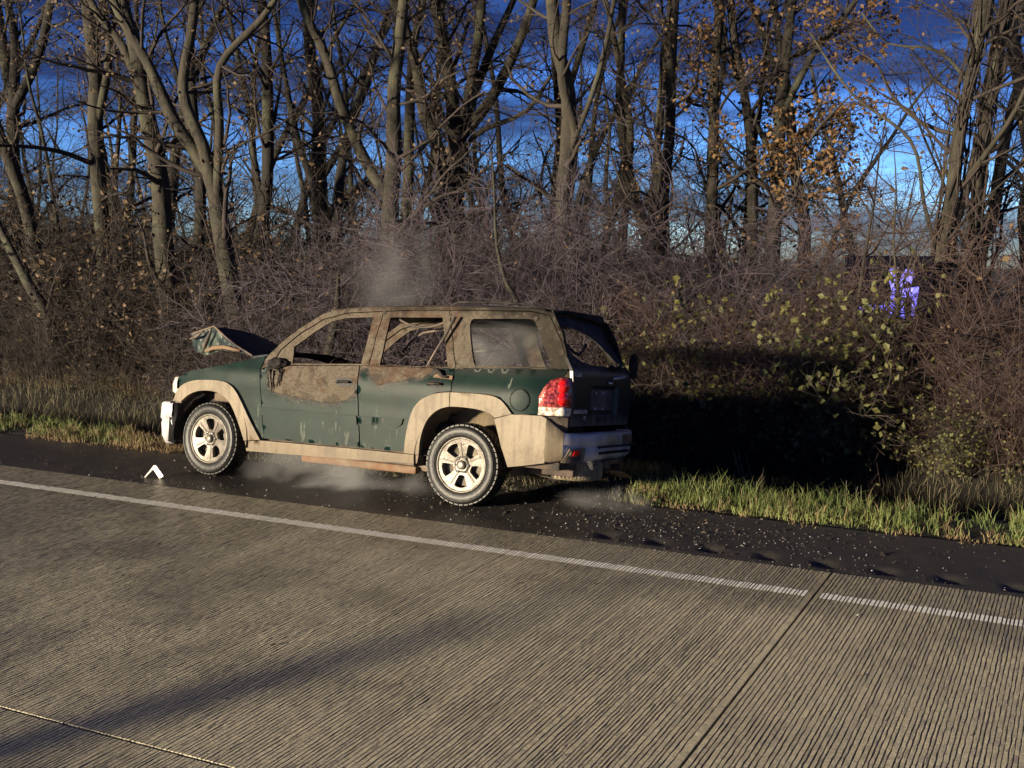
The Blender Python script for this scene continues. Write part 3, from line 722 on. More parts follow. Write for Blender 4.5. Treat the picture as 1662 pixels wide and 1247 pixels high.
# ---- hood, sprung open and buckled
M_HOOD = mat('hood_top_scorched', (0.006, 0.010, 0.020), 0.55, spec=0.15, base2=(0.02, 0.022, 0.03), vscale=5, bump=0.3, bscale=12)
m_hu = new_mat('hood_underside_burnt')
hn = m_hu.noise(5.5, 6, 0.6, dist=0.8)
m_hu.set('Base Color', m_hu.ramp(hn, [(0.30, (0.006, 0.008, 0.008)), (0.48, (0.012, 0.022, 0.019)), (0.60, (0.04, 0.055, 0.04)), (0.72, (0.20, 0.17, 0.11)), (0.8, (0.05, 0.05, 0.04))]))
m_hu.set('Roughness', 0.45); m_hu.bump(hn, 0.7, 0.03)
hood = empty('hood', (0, 0, 0), suv)
near = [(2.34, .17, 1.245), (2.52, .17, 1.225), (2.78, .23, 1.315), (3.02, .33, 1.405), (3.27, .44, 1.512)]
V, F = [], []
k = 14
for (u, v, w) in near:
    for j in range(k + 1):
        t = j / k; vv = v + (1.68 - v) * t
        V.append((-(u + .10 * t * (u - 2.3)), vv, w + .05 * math.sin(math.pi * t) - .16 * t * (u - 2.34) + .018 * fbm(u, vv, 0, 3)))
n0 = len(V); V += [(x, y, z - .018) for x, y, z in V]
F = [(i * (k + 1) + j, (i + 1) * (k + 1) + j, (i + 1) * (k + 1) + j + 1, i * (k + 1) + j + 1) for i in range(len(near) - 1) for j in range(k)]
F += [tuple(q + n0 for q in f[::-1]) for f in F]
F += [(i * (k + 1), (i + 1) * (k + 1), (i + 1) * (k + 1) + n0, i * (k + 1) + n0) for i in range(len(near) - 1)]
mesh_obj('hood_skin', V, F, M_HOOD, hood, smooth=False)
tube_uvw('hood_edge', [(u, v - .004, w + .004) for u, v, w in near[1:]] + [(3.50, .52, 1.470), (3.705, .59, 1.425)], .011, M_SOOTY, hood)
flap = [(2.60, 1.245), (2.78, 1.31), (3.02, 1.40), (3.27, 1.505), (3.50, 1.465), (3.70, 1.42), (3.695, 1.30), (3.58, 1.235), (3.44, 1.20), (3.30, 1.225), (3.10, 1.265), (2.85, 1.262)]
P, T = tri_poly(flap, [], .04)
vf = lambda u, w: .20 + (u - 2.6) * .355 + .05 * fbm(u, w, 4, 4.5, 3)
plate3('hood_underside', P, T, lambda u, w: (-u, vf(u, w), w), lambda u, w: (-u, vf(u, w) + .012, w), m_hu.m, hood, smooth=False)
tube_uvw('hood_brace', [(2.72, .21, 1.272), (3.0, .30, 1.300), (3.22, .38, 1.285), (3.36, .43, 1.245)], [.014, .024, .024, .012], M_RUSTY, hood)
tube_uvw('hood_brace', [(3.24, .36, 1.47), (3.30, .38, 1.38), (3.36, .41, 1.30), (3.38, .42, 1.23)], [.012, .022, .026, .016], M_SOOTY, hood)
tube_uvw('hood_brace', [(3.40, .42, 1.46), (3.52, .46, 1.40), (3.66, .52, 1.37)], [.01, .016, .01], M_SOOTY, hood)
tube_uvw('hood_cable', arc((3.68, .5, 1.30), (3.15, .25, 1.11), -.05), .006, M_CHAR, hood, 6)
# engine bay mass and front end
bm = bmesh.new(); bmesh.ops.create_cube(bm, size=1); bmesh.ops.subdivide_edges(bm, edges=bm.edges[:], cuts=6, use_grid_fill=True)
for vv in bm.verts:
    c = vv.co; vv.co = Vector((-2.84 + c.x * .92, CW / 2 + c.y * 1.35, .86 + c.z * .46 + (.07 * fbm(c.x * 5, c.y * 5, 1, 1.3) if c.z > .4 else 0)))
me = bpy.data.meshes.new('engine_bay'); bm.to_mesh(me); bm.free(); me.materials.append(M_CHAR)
o = bpy.data.objects.new('engine_bay', me); COL.objects.link(o); o.parent = suv
def loft(name, plan, sect, m, parent, smooth=True, close_mirror=True):
    """plan: (u, v, outward_u, outward_v, top, bottom); sect: (outset, height fraction)"""
    pl = list(plan)
    if close_mirror: pl = pl + [(u, CW - v, ou, -ov, t, b) for u, v, ou, ov, t, b in plan[::-1]]
    V, F = [], []; k = len(sect)
    for u, v, ou, ov, top, bot in pl:
        for o_, h in sect: V.append((-(u + ou * o_), v + ov * o_, bot + (top - bot) * h))
    F = [(i * k + j, (i + 1) * k + j, (i + 1) * k + j + 1, i * k + j + 1) for i in range(len(pl) - 1) for j in range(k - 1)]
    return mesh_obj(name, V, F, m, parent, smooth=smooth)
fb = loft('front_bumper', [(3.40, .03, 0, -1, .70, .33), (3.47, .025, .1, -1, .70, .30), (3.545, .04, .5, -.85, .70, .27), (3.60, .09, .8, -.6, .70, .26), (3.68, .25, .95, -.3, .70, .25), (3.76, .58, 1, -.1, .70, .25), (3.78, .93, 1, 0, .70, .25)],
     [(-.10, 1.0), (-.02, 1.0), (0, .96), (.005, .62), (-.012, .58), (-.012, .54), (-.005, .50), (-.02, .2), (-.06, .02), (-.14, 0)], M_BUMP, suv)
loft('bumper_end_trim', [(3.36, .06, 0, -1, .72, .28), (3.43, .03, .1, -1, .71, .30)], [(-.10, 1), (0, 1), (.002, .5), (0, 0), (-.1, 0)], M_BLACK, fb, close_mirror=False)
loft('grille', [(3.47, .16, .8, -.6, .95, .72), (3.58, .40, 1, -.2, .97, .72), (3.62, .93, 1, 0, .98, .72)], [(-.1, 1), (0, .98), (.0, .5), (0, .02), (-.1, 0)], M_CHAR, suv)
for side in (0, 1):
    pl = [(3.375, .066, .1, -1, .966, .82), (3.41, .070, .4, -.9, .968, .78), (3.455, .10, .8, -.6, .965, .77), (3.51, .22, .95, -.3, .96, .77)]
    if side: pl = [(u, CW - v, ou, -ov, t, b) for u, v, ou, ov, t, b in pl]
    loft('headlight', pl, [(-.05, 1), (0, .97), (.018, .6), (.014, .2), (-.05, 0)], M_CLEAR if not side else M_CHAR, suv, close_mirror=False)
add_box_uvw('bumper_bracket', 3.30, 3.42, .05, .12, .70, .735, M_SOOTY, fb, .004)
# ---- rear end
M_BSIDE = M_CLAD
P, T = tri_poly([(-.300, .806), (-.462, .857), (-.745, .866), (-.80, .845), (-.80, .462), (-.62, .425), (-.454, .396), (-.40, .52), (-.36, .64)], [], .05)
rb = plate3('rear_bumper', P, T, lambda u, w: (-u, .008 + (.012 if w < .53 else 0), w), lambda u, w: (-u, .07, w), M_CLAD, suv)
loft('bumper_corner', [(-.798, .008, 0, -1, .846, .462), (-.86, .030, -.3, -.95, .80, .47), (-.94, .08, -.6, -.8, .735, .485)],
     [(-.05, 1.0), (0, .985), (.002, .62), (.002, .19), (-.010, .17), (-.012, .04), (-.05, 0)], M_CLAD, rb, close_mirror=False)
loft('bumper_cover', [(-.935, .078, -.6, -.8, .735, .485), (-.99, .16, -.85, -.5, .725, .48), (-1.03, .32, -1, -.2, .72, .475), (-1.055, .60, -1, -.05, .72, .475), (-1.06, .93, -1, 0, .72, .475)],
     [(-.16, 1.0), (-.01, 1.0), (0, .96), (.004, .60), (-.012, .57), (-.012, .52), (.0, .50), (-.012, .12), (-.04, 0), (-.16, -.02)], M_BUMP, rb)
loft('rear_bumper_far_end', [(-.455, .012, 0, -1, .858, .395), (-.75, .016, 0, -1, .866, .45), (-.86, .035, -.3, -.95, .80, .47), (-.94, .08, -.6, -.8, .735, .485)], [(-.05, 1), (0, .98), (0, .05), (-.05, 0)], M_CHAR, rb, close_mirror=False).matrix_local = Matrix(((1, 0, 0, 0), (0, -1, 0, CW), (0, 0, 1, 0), (0, 0, 0, 1)))
add_box_uvw('bumper_step_pad', -1.068, -1.0, .62, CW - .18, .59, .605, M_BLACK, rb, .003)
add_box_uvw('bumper_opening', -1.066, -1.0, .66, CW - .42, .532, .556, M_BLACK, rb, .004)
add_box_uvw('bumper_scorch', -1.050, -.98, .66, CW - .62, .655, .70, M_BLACK, rb, .004)
add_box_uvw('bumper_panel', -1.066, -1.0, CW - .62, CW - .36, .62, .70, M_RUSTY, rb, .006)
# reflector in its bezel
def on_bumper(name, pts, off, th, m, par):
    def pl(s):   # distance along the corner -> (u, v)
        P_ = [(-.90, .055), (-.945, .085), (-.99, .16), (-1.03, .32), (-1.05, .5), (-1.056, .7)]
        for (a, b) in zip(P_, P_[1:]):
            L = math.hypot(b[0] - a[0], b[1] - a[1])
            if s <= L: return (a[0] + (b[0] - a[0]) * s / L, a[1] + (b[1] - a[1]) * s / L, -(b[1] - a[1]) / L, (b[0] - a[0]) / L)
            s -= L
        return (P_[-1][0], P_[-1][1], -1, 0)
    P, T = tri_poly(pts, [], .03)
    def f(o_):
        def g(s, w):
            u, v, nu, nv = pl(s); return (-(u + nu * o_), v + nv * o_, w)
        return g
    return plate3(name, P, [t[::-1] for t in T], f(off + th), f(off), m, par)
on_bumper('reflector_bezel', [(.03, .475), (.11, .595), (.30, .605), (.33, .60), (.30, .49), (.27, .47)], .004, .012, M_CLAD, rb)
on_bumper('reflector_recess', [(.06, .485), (.125, .58), (.265, .585), (.25, .49)], .016, .003, M_SOOTY, rb)
on_bumper('rear_reflector', [(.135, .535), (.155, .578), (.225, .582), (.22, .535)], .019, .006, M_RED, rb)
# tail lamp
tl_plan = [(-.706, .040), (-.75, .046), (-.80, .058), (-.85, .080), (-.895, .112), (-.93, .155), (-.945, .205)]
tl_top = [1.03, 1.115, 1.172, 1.200, 1.205, 1.200, 1.190]
def tail_lamp(side):
    V, F, A = [], [], []; k = 12
    for i, ((u, v), t) in enumerate(zip(tl_plan, tl_top)):
        for j in range(k + 1):
            h = j / k; bul = .016 * math.sin(math.pi * h)
            V.append((-(u - .6 * bul), (v - .8 * bul - .012) if not side else CW - (v - .8 * bul - .012), .872 + (t - .872) * h))
    F = [(i * (k + 1) + j, i * (k + 1) + j + 1, (i + 1) * (k + 1) + j + 1, (i + 1) * (k + 1) + j) for i in range(len(tl_plan) - 1) for j in range(k)]
    if side: return mesh_obj('tail_lamp', V, F, M_CHAR, suv, smooth=True)
    m = new_mat('tail_lamp_lens'); zz = m.xyz()['Z']; xx = m.xyz()['X']; ns = m.noise(35, 4, .6)
    hi = m.step(m.math('ADD', zz, m.math('MULTIPLY', m.math('SUBTRACT', ns, .5), .03)), .940, .948)
    redz = m.mix(m.step(ns, .42, .62), (.09, .010, .012), (.38, .06, .05))
    rim = m.step(xx, .74, .765)
    redz = m.mix(rim, (.42, .10, .07), redz)
    m.set('Base Color', m.mix(hi, m.mix(m.step(ns, .4, .6), (.30, .22, .17), (.72, .66, .58)), redz)); m.set('Roughness', .12); m.set('Coat Weight', .5); m.bump(ns, .3, .01)
    o = mesh_obj('tail_lamp', V, F, m.m, suv, smooth=True)
    for w, r, mm in ((1.128, .058, M_RED), (1.018, .058, M_RED), (.912, .040, M_CLEAR)):
        bm = bmesh.new(); bmesh.ops.create_uvsphere(bm, u_segments=20, v_segments=12, radius=1)
        rot = Matrix.Rotation(R(-52), 3, 'Z')
        for vv in bm.verts:
            c = Vector((vv.co.x * r, vv.co.y * .022, vv.co.z * r)); c = Matrix.Rotation(R(57), 3, 'Z') @ c
            vv.co = c + Vector((.905, .100, w))
        me = bpy.data.meshes.new('lamp_lens'); bm.to_mesh(me); bm.free(); me.materials.append(mm)
        for p in me.polygons: p.use_smooth = True
        q = bpy.data.objects.new('lamp_lens', me); COL.objects.link(q); q.parent = o
    tube_uvw('lamp_seam', [(u, v - .014, .868) for u, v in tl_plan] , .005, M_BLACK, o, 6)
    tube_uvw('lamp_seam', [(u + .004, v - .012, t + .003) for (u, v), t in zip(tl_plan, tl_top)], .0045, M_BLACK, o, 6)
    return o
tail_lamp(0); tail_lamp(1)
# corner trim under the lamp
loft('corner_trim', [(-.752, .048, 0, -1, .866, .80), (-.80, .060, -.3, -.9, .866, .765), (-.87, .09, -.6, -.8, .866, .745), (-.935, .16, -.85, -.5, .866, .735)], [(-.02, 1), (.004, .98), (.004, .02), (-.02, 0)], M_SOOTY, suv, close_mirror=False)
# tailgate
def u_tail(w): return -.948 - .012 * math.sin(max(0, min(1, (w - .78) / .49)) * math.pi) if w < 1.27 else -.948 + (w - 1.27) * .66
tg_out = [(.20, .785), (1.66, .785), (1.70, .90), (1.69, 1.27), (1.60, 1.55), (1.55, 1.765), (.31, 1.765), (.26, 1.55), (.175, 1.27), (.185, .90)]
tg_win = smooth_poly([(.30, 1.335), (1.50, 1.335), (1.36, 1.45), (1.16, 1.60), (.80, 1.665), (.37, 1.68)], 2)
tg_rec = [(.585, .868), (1.345, .868), (1.345, 1.150), (.585, 1.150)]
P, T = tri_poly(tg_out, [tg_win, tg_rec], .045)
m_tg = new_mat('tailgate_scorched'); zz = m_tg.xyz()['Z']; tn_ = m_tg.noise(7, 5, .6); ts_ = m_tg.noise(1, 4, .5, sc3=(24, 24, 2))
paintc = m_tg.mix(m_tg.step(ts_, .5, .7), (.005, .012, .018), (.014, .030, .036))
chr_ = m_tg.mix(m_tg.step(tn_, .45, .7), (.012, .011, .012), (.05, .044, .04))
up = m_tg.step(m_tg.math('ADD', zz, m_tg.math('MULTIPLY', tn_, .08)), 1.30, 1.36)
dirt = m_tg.math('MULTIPLY', m_tg.step(m_tg.math('SUBTRACT', m_tg.math('MULTIPLY', ts_, .35), zz), -.72, -.62), .5)
m_tg.set('Base Color', m_tg.mix(up, m_tg.mix(dirt, paintc, (.22, .20, .18)), chr_)); m_tg.set('Roughness', m_tg.mixf(up, .34, .75)); m_tg.bump(tn_, .15, .01)
tg = plate3('tailgate', P, [t[::-1] for t in T], lambda v, w: (-(u_tail(w) - .0), v, w), lambda v, w: (-(u_tail(w) + .03), v, w), m_tg.m, suv)
V, F = [], []
ro = [(.585, .868), (1.345, .868), (1.345, 1.150), (.585, 1.150)]; ri = [(.64, .895), (1.30, .895), (1.30, 1.13), (.64, 1.13)]
V = [(-u_tail(w), v, w) for v, w in ro] + [(-(u_tail(w) + .035), v, w) for v, w in ri]
F = [(i, (i + 1) % 4, 4 + (i + 1) % 4, 4 + i) for i in range(4)] + [(4, 5, 6, 7)]
mesh_obj('plate_recess', V, F, m_tg.m, tg)
tube_uvw('recess_trim', [(u_tail(w) - .004, v, w) for v, w in ((.60, 1.15), (.588, 1.05), (.588, .95), (.60, .875), (.66, .866))], .006, M_SOOTY, tg, 6)
M_PLATE = mat('scorched_plate', (.035, .035, .045), .4, base2=(.10, .10, .125), vscale=9, bump=.2)
pl_ = add_box_uvw('number_plate', -.935, -.928, .69, 1.22, .925, 1.115, M_PLATE, tg, .002)
for v in (.80, .99):
    for w in (.94, 1.085): add_box_uvw('plate_bolt', -.942, -.934, v - .007, v + .007, w - .014, w + .014, M_CHROME, pl_, .002)
tube_uvw('tailgate_handle', [(-.965, 1.15, 1.225), (-.985, 1.22, 1.235), (-.985, 1.40, 1.25), (-.965, 1.46, 1.25)], [.010, .014, .014, .009], M_BUMP, tg)
tube_uvw('glass_latch', [(-.965, 1.02, 1.19), (-.985, 1.06, 1.175), (-.975, 1.09, 1.19)], .012, M_CHROME, tg)
tube_uvw('hanging_trim', [(-.80, .33, 1.50), (-.84, .42, 1.44), (-.82, .60, 1.42), (-.78, .78, 1.47), (-.74, .95, 1.53)], .014, M_CHAR, tg)
tube_uvw('window_channel', [(u_tail(w) - .006, v, w) for v, w in ((.345, 1.69), (.325, 1.58), (.298, 1.45), (.286, 1.36), (.31, 1.325), (.38, 1.318))], [.012, .016, .017, .017, .014, .010], M_SOOTY, tg)
tube_uvw('charred_spoiler', [(-.60, .25, 1.785), (-.64, .7, 1.80), (-.66, 1.2, 1.80), (-.64, 1.5, 1.79), (-.60, 1.64, 1.76)], [.02, .026, .03, .055, .05], M_CHAR, tg)
tube_uvw('wiper_arm', [(-.66, .30, 1.80), (-.70, .26, 1.76), (-.72, .24, 1.70)], [.006, .010, .014], M_SOOTY, tg)
for i_ in range(7):
    v = 1.0 + .07 * i_
    tube_uvw('window_crust', [(-.955, v, 1.325), (-.95, v + .03, 1.345 + .02 * math.sin(i_ * 2.1)), (-.955, v + .06, 1.325)], .018, M_CHAR, tg, 6)
# far corner lamp cavity: a charred loop
tube_uvw('lamp_cavity', [(-.93 - .02, 1.74 + .055 * math.sin(t), 1.36 + .10 * math.cos(t)) for t in (2 * math.pi * i / 16 for i in range(17))], .03, M_CHAR, tg)

def text_mesh(body, size, place, m, name, parent, depth=.003):
    cu = bpy.data.curves.new(name, 'FONT'); cu.body = body; cu.size = size; cu.extrude = depth; cu.align_x = 'LEFT'
    t = bpy.data.objects.new(name, cu); COL.objects.link(t)
    dg = bpy.context.evaluated_depsgraph_get(); me = bpy.data.meshes.new_from_object(t.evaluated_get(dg))
    bpy.data.objects.remove(t)
    me.materials.clear(); me.materials.append(m)
    o = bpy.data.objects.new(name, me); COL.objects.link(o)
    if parent: o.parent = parent
    o.matrix_local = place
    return o
def tg_place(v, w, off=.006, sx=1.0):
    # text runs along +v, up along +w, faces the rear (local +x)
    return Matrix.Translation((-(u_tail(w) - off), v, w)) @ Matrix(((0, 0, 1), (1, 0, 0), (0, 1, 0))).to_4x4() @ Matrix.Diagonal((sx, 1, 1, 1))
M_BADGE = mat('tarnished_badge', (.62, .62, .66), .35, metal=.3, vary=.3, vscale=40)
text_mesh('TRAILBLAZER', .052, tg_place(.215, .898, sx=1.0), M_BADGE, 'lettering', tg)
text_mesh('LT', .055, tg_place(.47, .838), M_BADGE, 'lettering', tg)
text_mesh('Castle', .062, tg_place(.205, 1.222), M_BADGE, 'lettering', tg)

# ---- wheels
def lathe(name, prof, m, parent, seg=48, smooth=True):
    V, F = [], []; k = len(prof)
    for i in range(seg):
        t = 2 * math.pi * i / seg
        V += [(r * math.cos(t), y, r * math.sin(t)) for r, y in prof]
    F = [(i * k + j, ((i + 1) % seg) * k + j, ((i + 1) % seg) * k + j + 1, i * k + j + 1) for i in range(seg) for j in range(k - 1)]
    return mesh_obj(name, V, F, m, parent, smooth=smooth)
def make_wheel(phase):
    wh = empty('wheel')
    ty = lathe('tyre', [(.232, .045), (.245, .012), (.262, .004), (.285, -.004), (.315, -.006), (.338, .004), (.352, .022), (.360, .045), (.362, .07), (.362, .17), (.360, .195), (.352, .218), (.335, .238), (.30, .246), (.26, .240), (.232, .215)], M_TYRE, wh, 56)
    # tread blocks
    V, F = [], []
    for row, (y0, y1, off) in enumerate(((.020, .072, 0), (.078, .118, .5), (.124, .164, 0), (.170, .222, .5))):
        nb_ = 44
        for i in range(nb_):
            a0 = 2 * math.pi * (i + off) / nb_; a1 = a0 + 2 * math.pi / nb_ * .76
            sk = .03 if row % 2 else -.03; b = len(V)
            for rr in (.355, .3735):
                for (a, y) in ((a0, y0), (a1, y0), (a1 + sk, y1), (a0 + sk, y1)):
                    r2 = rr - (.012 if (row == 0 and y == y0) or (row == 3 and y == y1) else 0)
                    V.append((r2 * math.cos(a), y, r2 * math.sin(a)))
            F += [(b + 4, b + 5, b + 6, b + 7), (b, b + 1, b + 5, b + 4), (b + 1, b + 2, b + 6, b + 5), (b + 2, b + 3, b + 7, b + 6), (b + 3, b, b + 4, b + 7)]
    tr = mesh_obj('tread', V, F, M_TYRE, ty); tr['kind'] = 'stuff'
    lathe('sidewall_rib', [(.268, .004), (.272, -.006), (.276, .002)], M_TYRE, ty); lathe('sidewall_rib', [(.322, -.005), (.327, -.011), (.331, .0)], M_TYRE, ty)
    rim = lathe('rim', [(.252, .028), (.250, .010), (.240, .006), (.232, .014), (.222, .05), (.205, .075), (.200, .19), (.232, .22)], M_ALLOY, wh, 56)
    # wheel face: five broad spokes, each with a narrow slot, windows between
    circ = [(.236 * math.cos(t), .236 * math.sin(t)) for t in (2 * math.pi * i / 60 for i in range(60))]
    holes = []
    for i in range(5):
        c = phase + 2 * math.pi * i / 5
        def pol(r, a): return (r * math.cos(c + a), r * math.sin(c + a))
        win = [pol(.098, R(-17)), pol(.088, 0), pol(.098, R(17)), pol(.150, R(19.5)), pol(.196, R(19)), pol(.203, R(9)), pol(.204, 0), pol(.203, R(-9)), pol(.196, R(-19)), pol(.150, R(-19.5))]
        holes.append(win)
    P, T = tri_poly(circ, holes, .022)
    dish = lambda x, y: .018 + .030 * (1 - min(1, math.hypot(x, y) / .236)) - .016 * (1 if math.hypot(x, y) < .07 else 0)
    face = plate3('wheel_face', P, T, lambda x, y: (x, dish(x, y), y), lambda x, y: (x, dish(x, y) + .035, y), M_ALLOY, rim, smooth=False)
    for i in range(5):
        c = phase + 2 * math.pi * (i + .5) / 5 + .12
        ca, sa = math.cos(c), math.sin(c); px, pz = -sa, ca
        q = [(ca * r + px * s, sa * r + pz * s) for r, s in ((.080, -.0055), (.195, -.0075), (.202, 0), (.195, .0075), (.080, .0055), (.074, 0))]
        b = [(x, dish(x, z) - .006, z) for x, z in q]
        mesh_obj('spoke_slot', b + [(x, y + .012, z) for x, y, z in b], [tuple(range(6))] + [(k, (k + 1) % 6, 6 + (k + 1) % 6, 6 + k) for k in range(6)], M_ALLOYD, rim)
    lathe('brake_disc', [(.19, .09), (.19, .10), (.03, .10)], M_ALLOYD, wh, 32)
    lathe('hub_cap', [(.0, -.004), (.02, -.003), (.036, .0), (.042, .010), (.044, .03)], M_ALLOY, rim, 28)
    for i in range(6):
        t = 2 * math.pi * i / 6; lathe_o = lathe('wheel_nut', [(.0, .016), (.009, .017), (.010, .03)], M_CHROME, rim, 8); lathe_o.location = (.066 * math.cos(t), 0, .066 * math.sin(t))
    return wh
w1 = make_wheel(R(90 + 36)); w1.parent = suv; w1.location = (0, -.004, .372)
w2 = make_wheel(R(90)); w2.parent = suv; w2.location = (-2.885, .004, .370); w2.rotation_euler = (0, 0, R(-3))
for u in (0, 2.885):   # far side: burnt down to a squashed carcass on the rim
    wf = empty('wheel'); wf.parent = suv; wf.location = (-u, CW - .004, .30); wf.scale = (1, -1, 1)
    lathe('tyre', [(.20, .03), (.30, .0), (.315, .05), (.315, .18), (.30, .23), (.20, .22)], M_CHAR, wf, 32); lathe('rim', [(.21, .01), (.20, .06), (.06, .05), (0, .04)], M_SOOTY, wf, 32)

# ---- underneath
tube_uvw('rear_axle', [(0, .2, .37), (0, .7, .36), (0, .93, .36), (0, 1.2, .36), (0, 1.66, .37)], [.04, .045, .11, .045, .04], M_INN)
tube_uvw('front_axle', [(2.885, .2, .37), (2.885, 1.66, .37)], .04, M_INN)
for v in (.36, CW - .36):
    add_box_uvw('frame_rail', -.95, 3.5, v - .035, v + .035, .335, .41, M_INN, bev=.01)
add_box_uvw('running_gear_guard', .55, 1.85, .16, .24, .225, .30, M_RUSTY, bev=.02)
add_box_uvw('fuel_tank', .35, 1.25, .22, .62, .25, .42, M_SOOTY, bev=.04)
tube_uvw('exhaust_pipe', [(1.6, 1.2, .32), (.5, 1.25, .30), (-.3, 1.3, .40), (-.8, 1.35, .36)], .035, M_RUSTY)
add_box_uvw('hitch_receiver', -1.05, -.85, .86, 1.0, .40, .47, M_SOOTY, bev=.006)
add_box_uvw('hitch_plate', -1.04, -.99, .98, 1.22, .43, .47, M_RUSTY, bev=.004)
add_box_uvw('hanging_strap', -1.12, -.98, 1.13, 1.42, .315, .33, M_RUSTY, bev=.004, rot=Matrix.Rotation(R(-14), 3, 'X'))
tube_uvw('hitch_chain_ring', [(-1.0 + .0 * t, 1.02 + .035 * math.cos(t), .385 + .035 * math.sin(t)) for t in (2 * math.pi * i / 14 for i in range(15))], .010, M_SOOTY)
add_box_uvw('tow_hook', -1.02, -.90, .60, .66, .40, .50, M_CHROME, bev=.006, rot=Matrix.Rotation(R(30), 3, 'X'))
# spare tyre slung flat under the tail
sp = empty('spare_wheel'); sp.parent = suv; sp.location = (.66, .80, .40); sp.rotation_euler = (R(90 + 3), R(4), 0)
M_DUST = mat('dusty_spare_tyre', (.15, .122, .08), .85, base2=(.30, .25, .17), vscale=16, bump=.4, bscale=30)
lathe('tyre', [(.20, -.03), (.21, -.085), (.30, -.095), (.345, -.085), (.355, -.06), (.356, .06), (.345, .085), (.30, .095), (.21, .085), (.20, .03)], M_DUST, sp, 48)
V, F = [], []
for i in range(64):
    for s in (0, 1):
        a0 = 2 * math.pi * (i + .5 * s) / 64; a1 = a0 + .065; b = len(V); y0, y1 = (-.07, -.006) if s else (.006, .07)
        for rr in (.350, .366):
            for a, y in ((a0, y0), (a1, y0), (a1 + .02, y1), (a0 + .02, y1)): V.append((rr * math.cos(a), y, rr * math.sin(a)))
        F += [(b + 4, b + 5, b + 6, b + 7), (b, b + 1, b + 5, b + 4), (b + 1, b + 2, b + 6, b + 5), (b + 2, b + 3, b + 7, b + 6), (b + 3, b, b + 4, b + 7)]
mesh_obj('tread', V, F, M_DUST, sp)['kind'] = 'stuff'
lathe('rim', [(.20, -.02), (.15, .0), (.05, .02), (.0, .02)], M_SOOTY, sp, 32)
# ---- inside: bare seat frames, hanging wires, stays
def seat(u, v):
    s = empty('seat_frame', (0, 0, 0), suv)
    tube_uvw('seat_back', [(u, v - .2, .70), (u - .12, v - .2, 1.10), (u - .16, v - .12, 1.20), (u - .16, v + .12, 1.20), (u - .12, v + .2, 1.10), (u, v + .2, .70)], .014, M_CHAR, s)
    for k in range(5): tube_uvw('seat_spring', arc((u - .02 - .022 * k, v - .2, .78 + .08 * k), (u - .02 - .022 * k, v + .2, .78 + .08 * k), .03 * (-1) ** k), .006, M_CHAR, s, 5)
    add_box_uvw('seat_pan', u - .02, u + .42, v - .22, v + .22, .62, .72, M_CHAR, s, .03)
for v in (.50, 1.36): seat(1.22, v); seat(.32, v)
rs = random.Random(8)
pts = [(.62, .35, 1.18)]
for k in range(16): pts.append((.62 - .02 * k, .35 + rs.uniform(-.03, .03), 1.20 + rs.uniform(-.03, .075)))
tube_uvw('charred_wire', pts, .012, M_CHAR)
tube_uvw('hanging_wire', arc((.95, .3, 1.68), (.40, .3, 1.66), -.075), .013, M_SOOTY)
tube_uvw('hanging_wire', [(.98, .5, 1.36), (.88, .5, 1.47), (.75, .48, 1.55), (.55, .45, 1.585), (.36, .4, 1.595)], .011, M_SOOTY)
tube_uvw('seat_belt_stay', [(.42, .02, 1.235), (.37, .08, 1.38), (.30, .12, 1.53), (.225, .145, 1.70)], [.008, .010, .013, .016], M_SOOTY)
tube_uvw('hanging_wire', arc((1.0, 1.4, 1.30), (.3, 1.4, 1.42), .06), .008, M_SOOTY)
tube_uvw('steering_column', [(2.0, .55, 1.0), (1.78, .55, 1.12)], .03, M_CHAR)
tube_uvw('steering_wheel', [(1.76 - .05 * math.sin(t) * .5, .55 + .18 * math.cos(t), 1.10 + .16 * math.sin(t)) for t in (2 * math.pi * i / 24 for i in range(25))], .010, M_CHAR)

# ---- thrown-off scrap on the shoulder: bent white panel standing like a tent, and crumbs of trim
m_white = mat('white_plastic', (.62, .58, .50), .35, vary=.06, vscale=20)
c = at(247, 769, 8.05); bz = shoulder_z(c.x, c.y - Y_EDGE)
chev = [(-.098, .004), (-.088, .0), (-.012, .083), (.070, .0), (.112, .022), (.110, .032), (.018, .118), (.004, .126), (-.010, .120)]
P, T = tri_poly(chev, [], .03)
o = plate3('bent_panel', P, [t[::-1] for t in T], lambda x, z: (x, .02 + .25 * z - .12 * abs(x), z), lambda x, z: (x, .045 + .25 * z - .12 * abs(x), z), m_white, None, smooth=False)
o.location = (c.x, c.y, bz); o.rotation_euler = (0, 0, R(12))
tag(o, 'bent white plastic panel standing like a small tent by the front wheel', 'debris')
# ================================================================== VEGETATION
def bark(name, a, b, c, sc=7):
    m = new_mat(name)
    n = m.noise(sc, 7, .7, sc3=(1, 1, .28)); n2 = m.noise(1.6, 4)
    col = m.ramp(n, [(.30, a), (.52, b), (.72, c)])
    col = m.mix(m.math('MULTIPLY', m.step(n2, .5, .68), .35), col, (.10, .11, .06))
    m.set('Base Color', col); m.set('Roughness', .9); m.bump(n, 1.0, .035); return m.m
BARK_PALE = bark('pale_bark', (0.0135, 0.0115, 0.0080), (0.0323, 0.0275, 0.0198), (0.0521, 0.0458, 0.0344))
BARK_BROWN = bark('brown_bark', (0.0084, 0.0067, 0.0053), (0.0211, 0.0165, 0.0126), (0.0359, 0.0292, 0.0222))
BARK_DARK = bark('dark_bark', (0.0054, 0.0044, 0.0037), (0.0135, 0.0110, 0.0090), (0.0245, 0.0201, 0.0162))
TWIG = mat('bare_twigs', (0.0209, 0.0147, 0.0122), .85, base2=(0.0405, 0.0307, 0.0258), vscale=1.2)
TWIG_D = mat('dark_twigs', (0.0110, 0.0084, 0.0071), .85, base2=(0.0233, 0.0179, 0.0147), vscale=1.0)
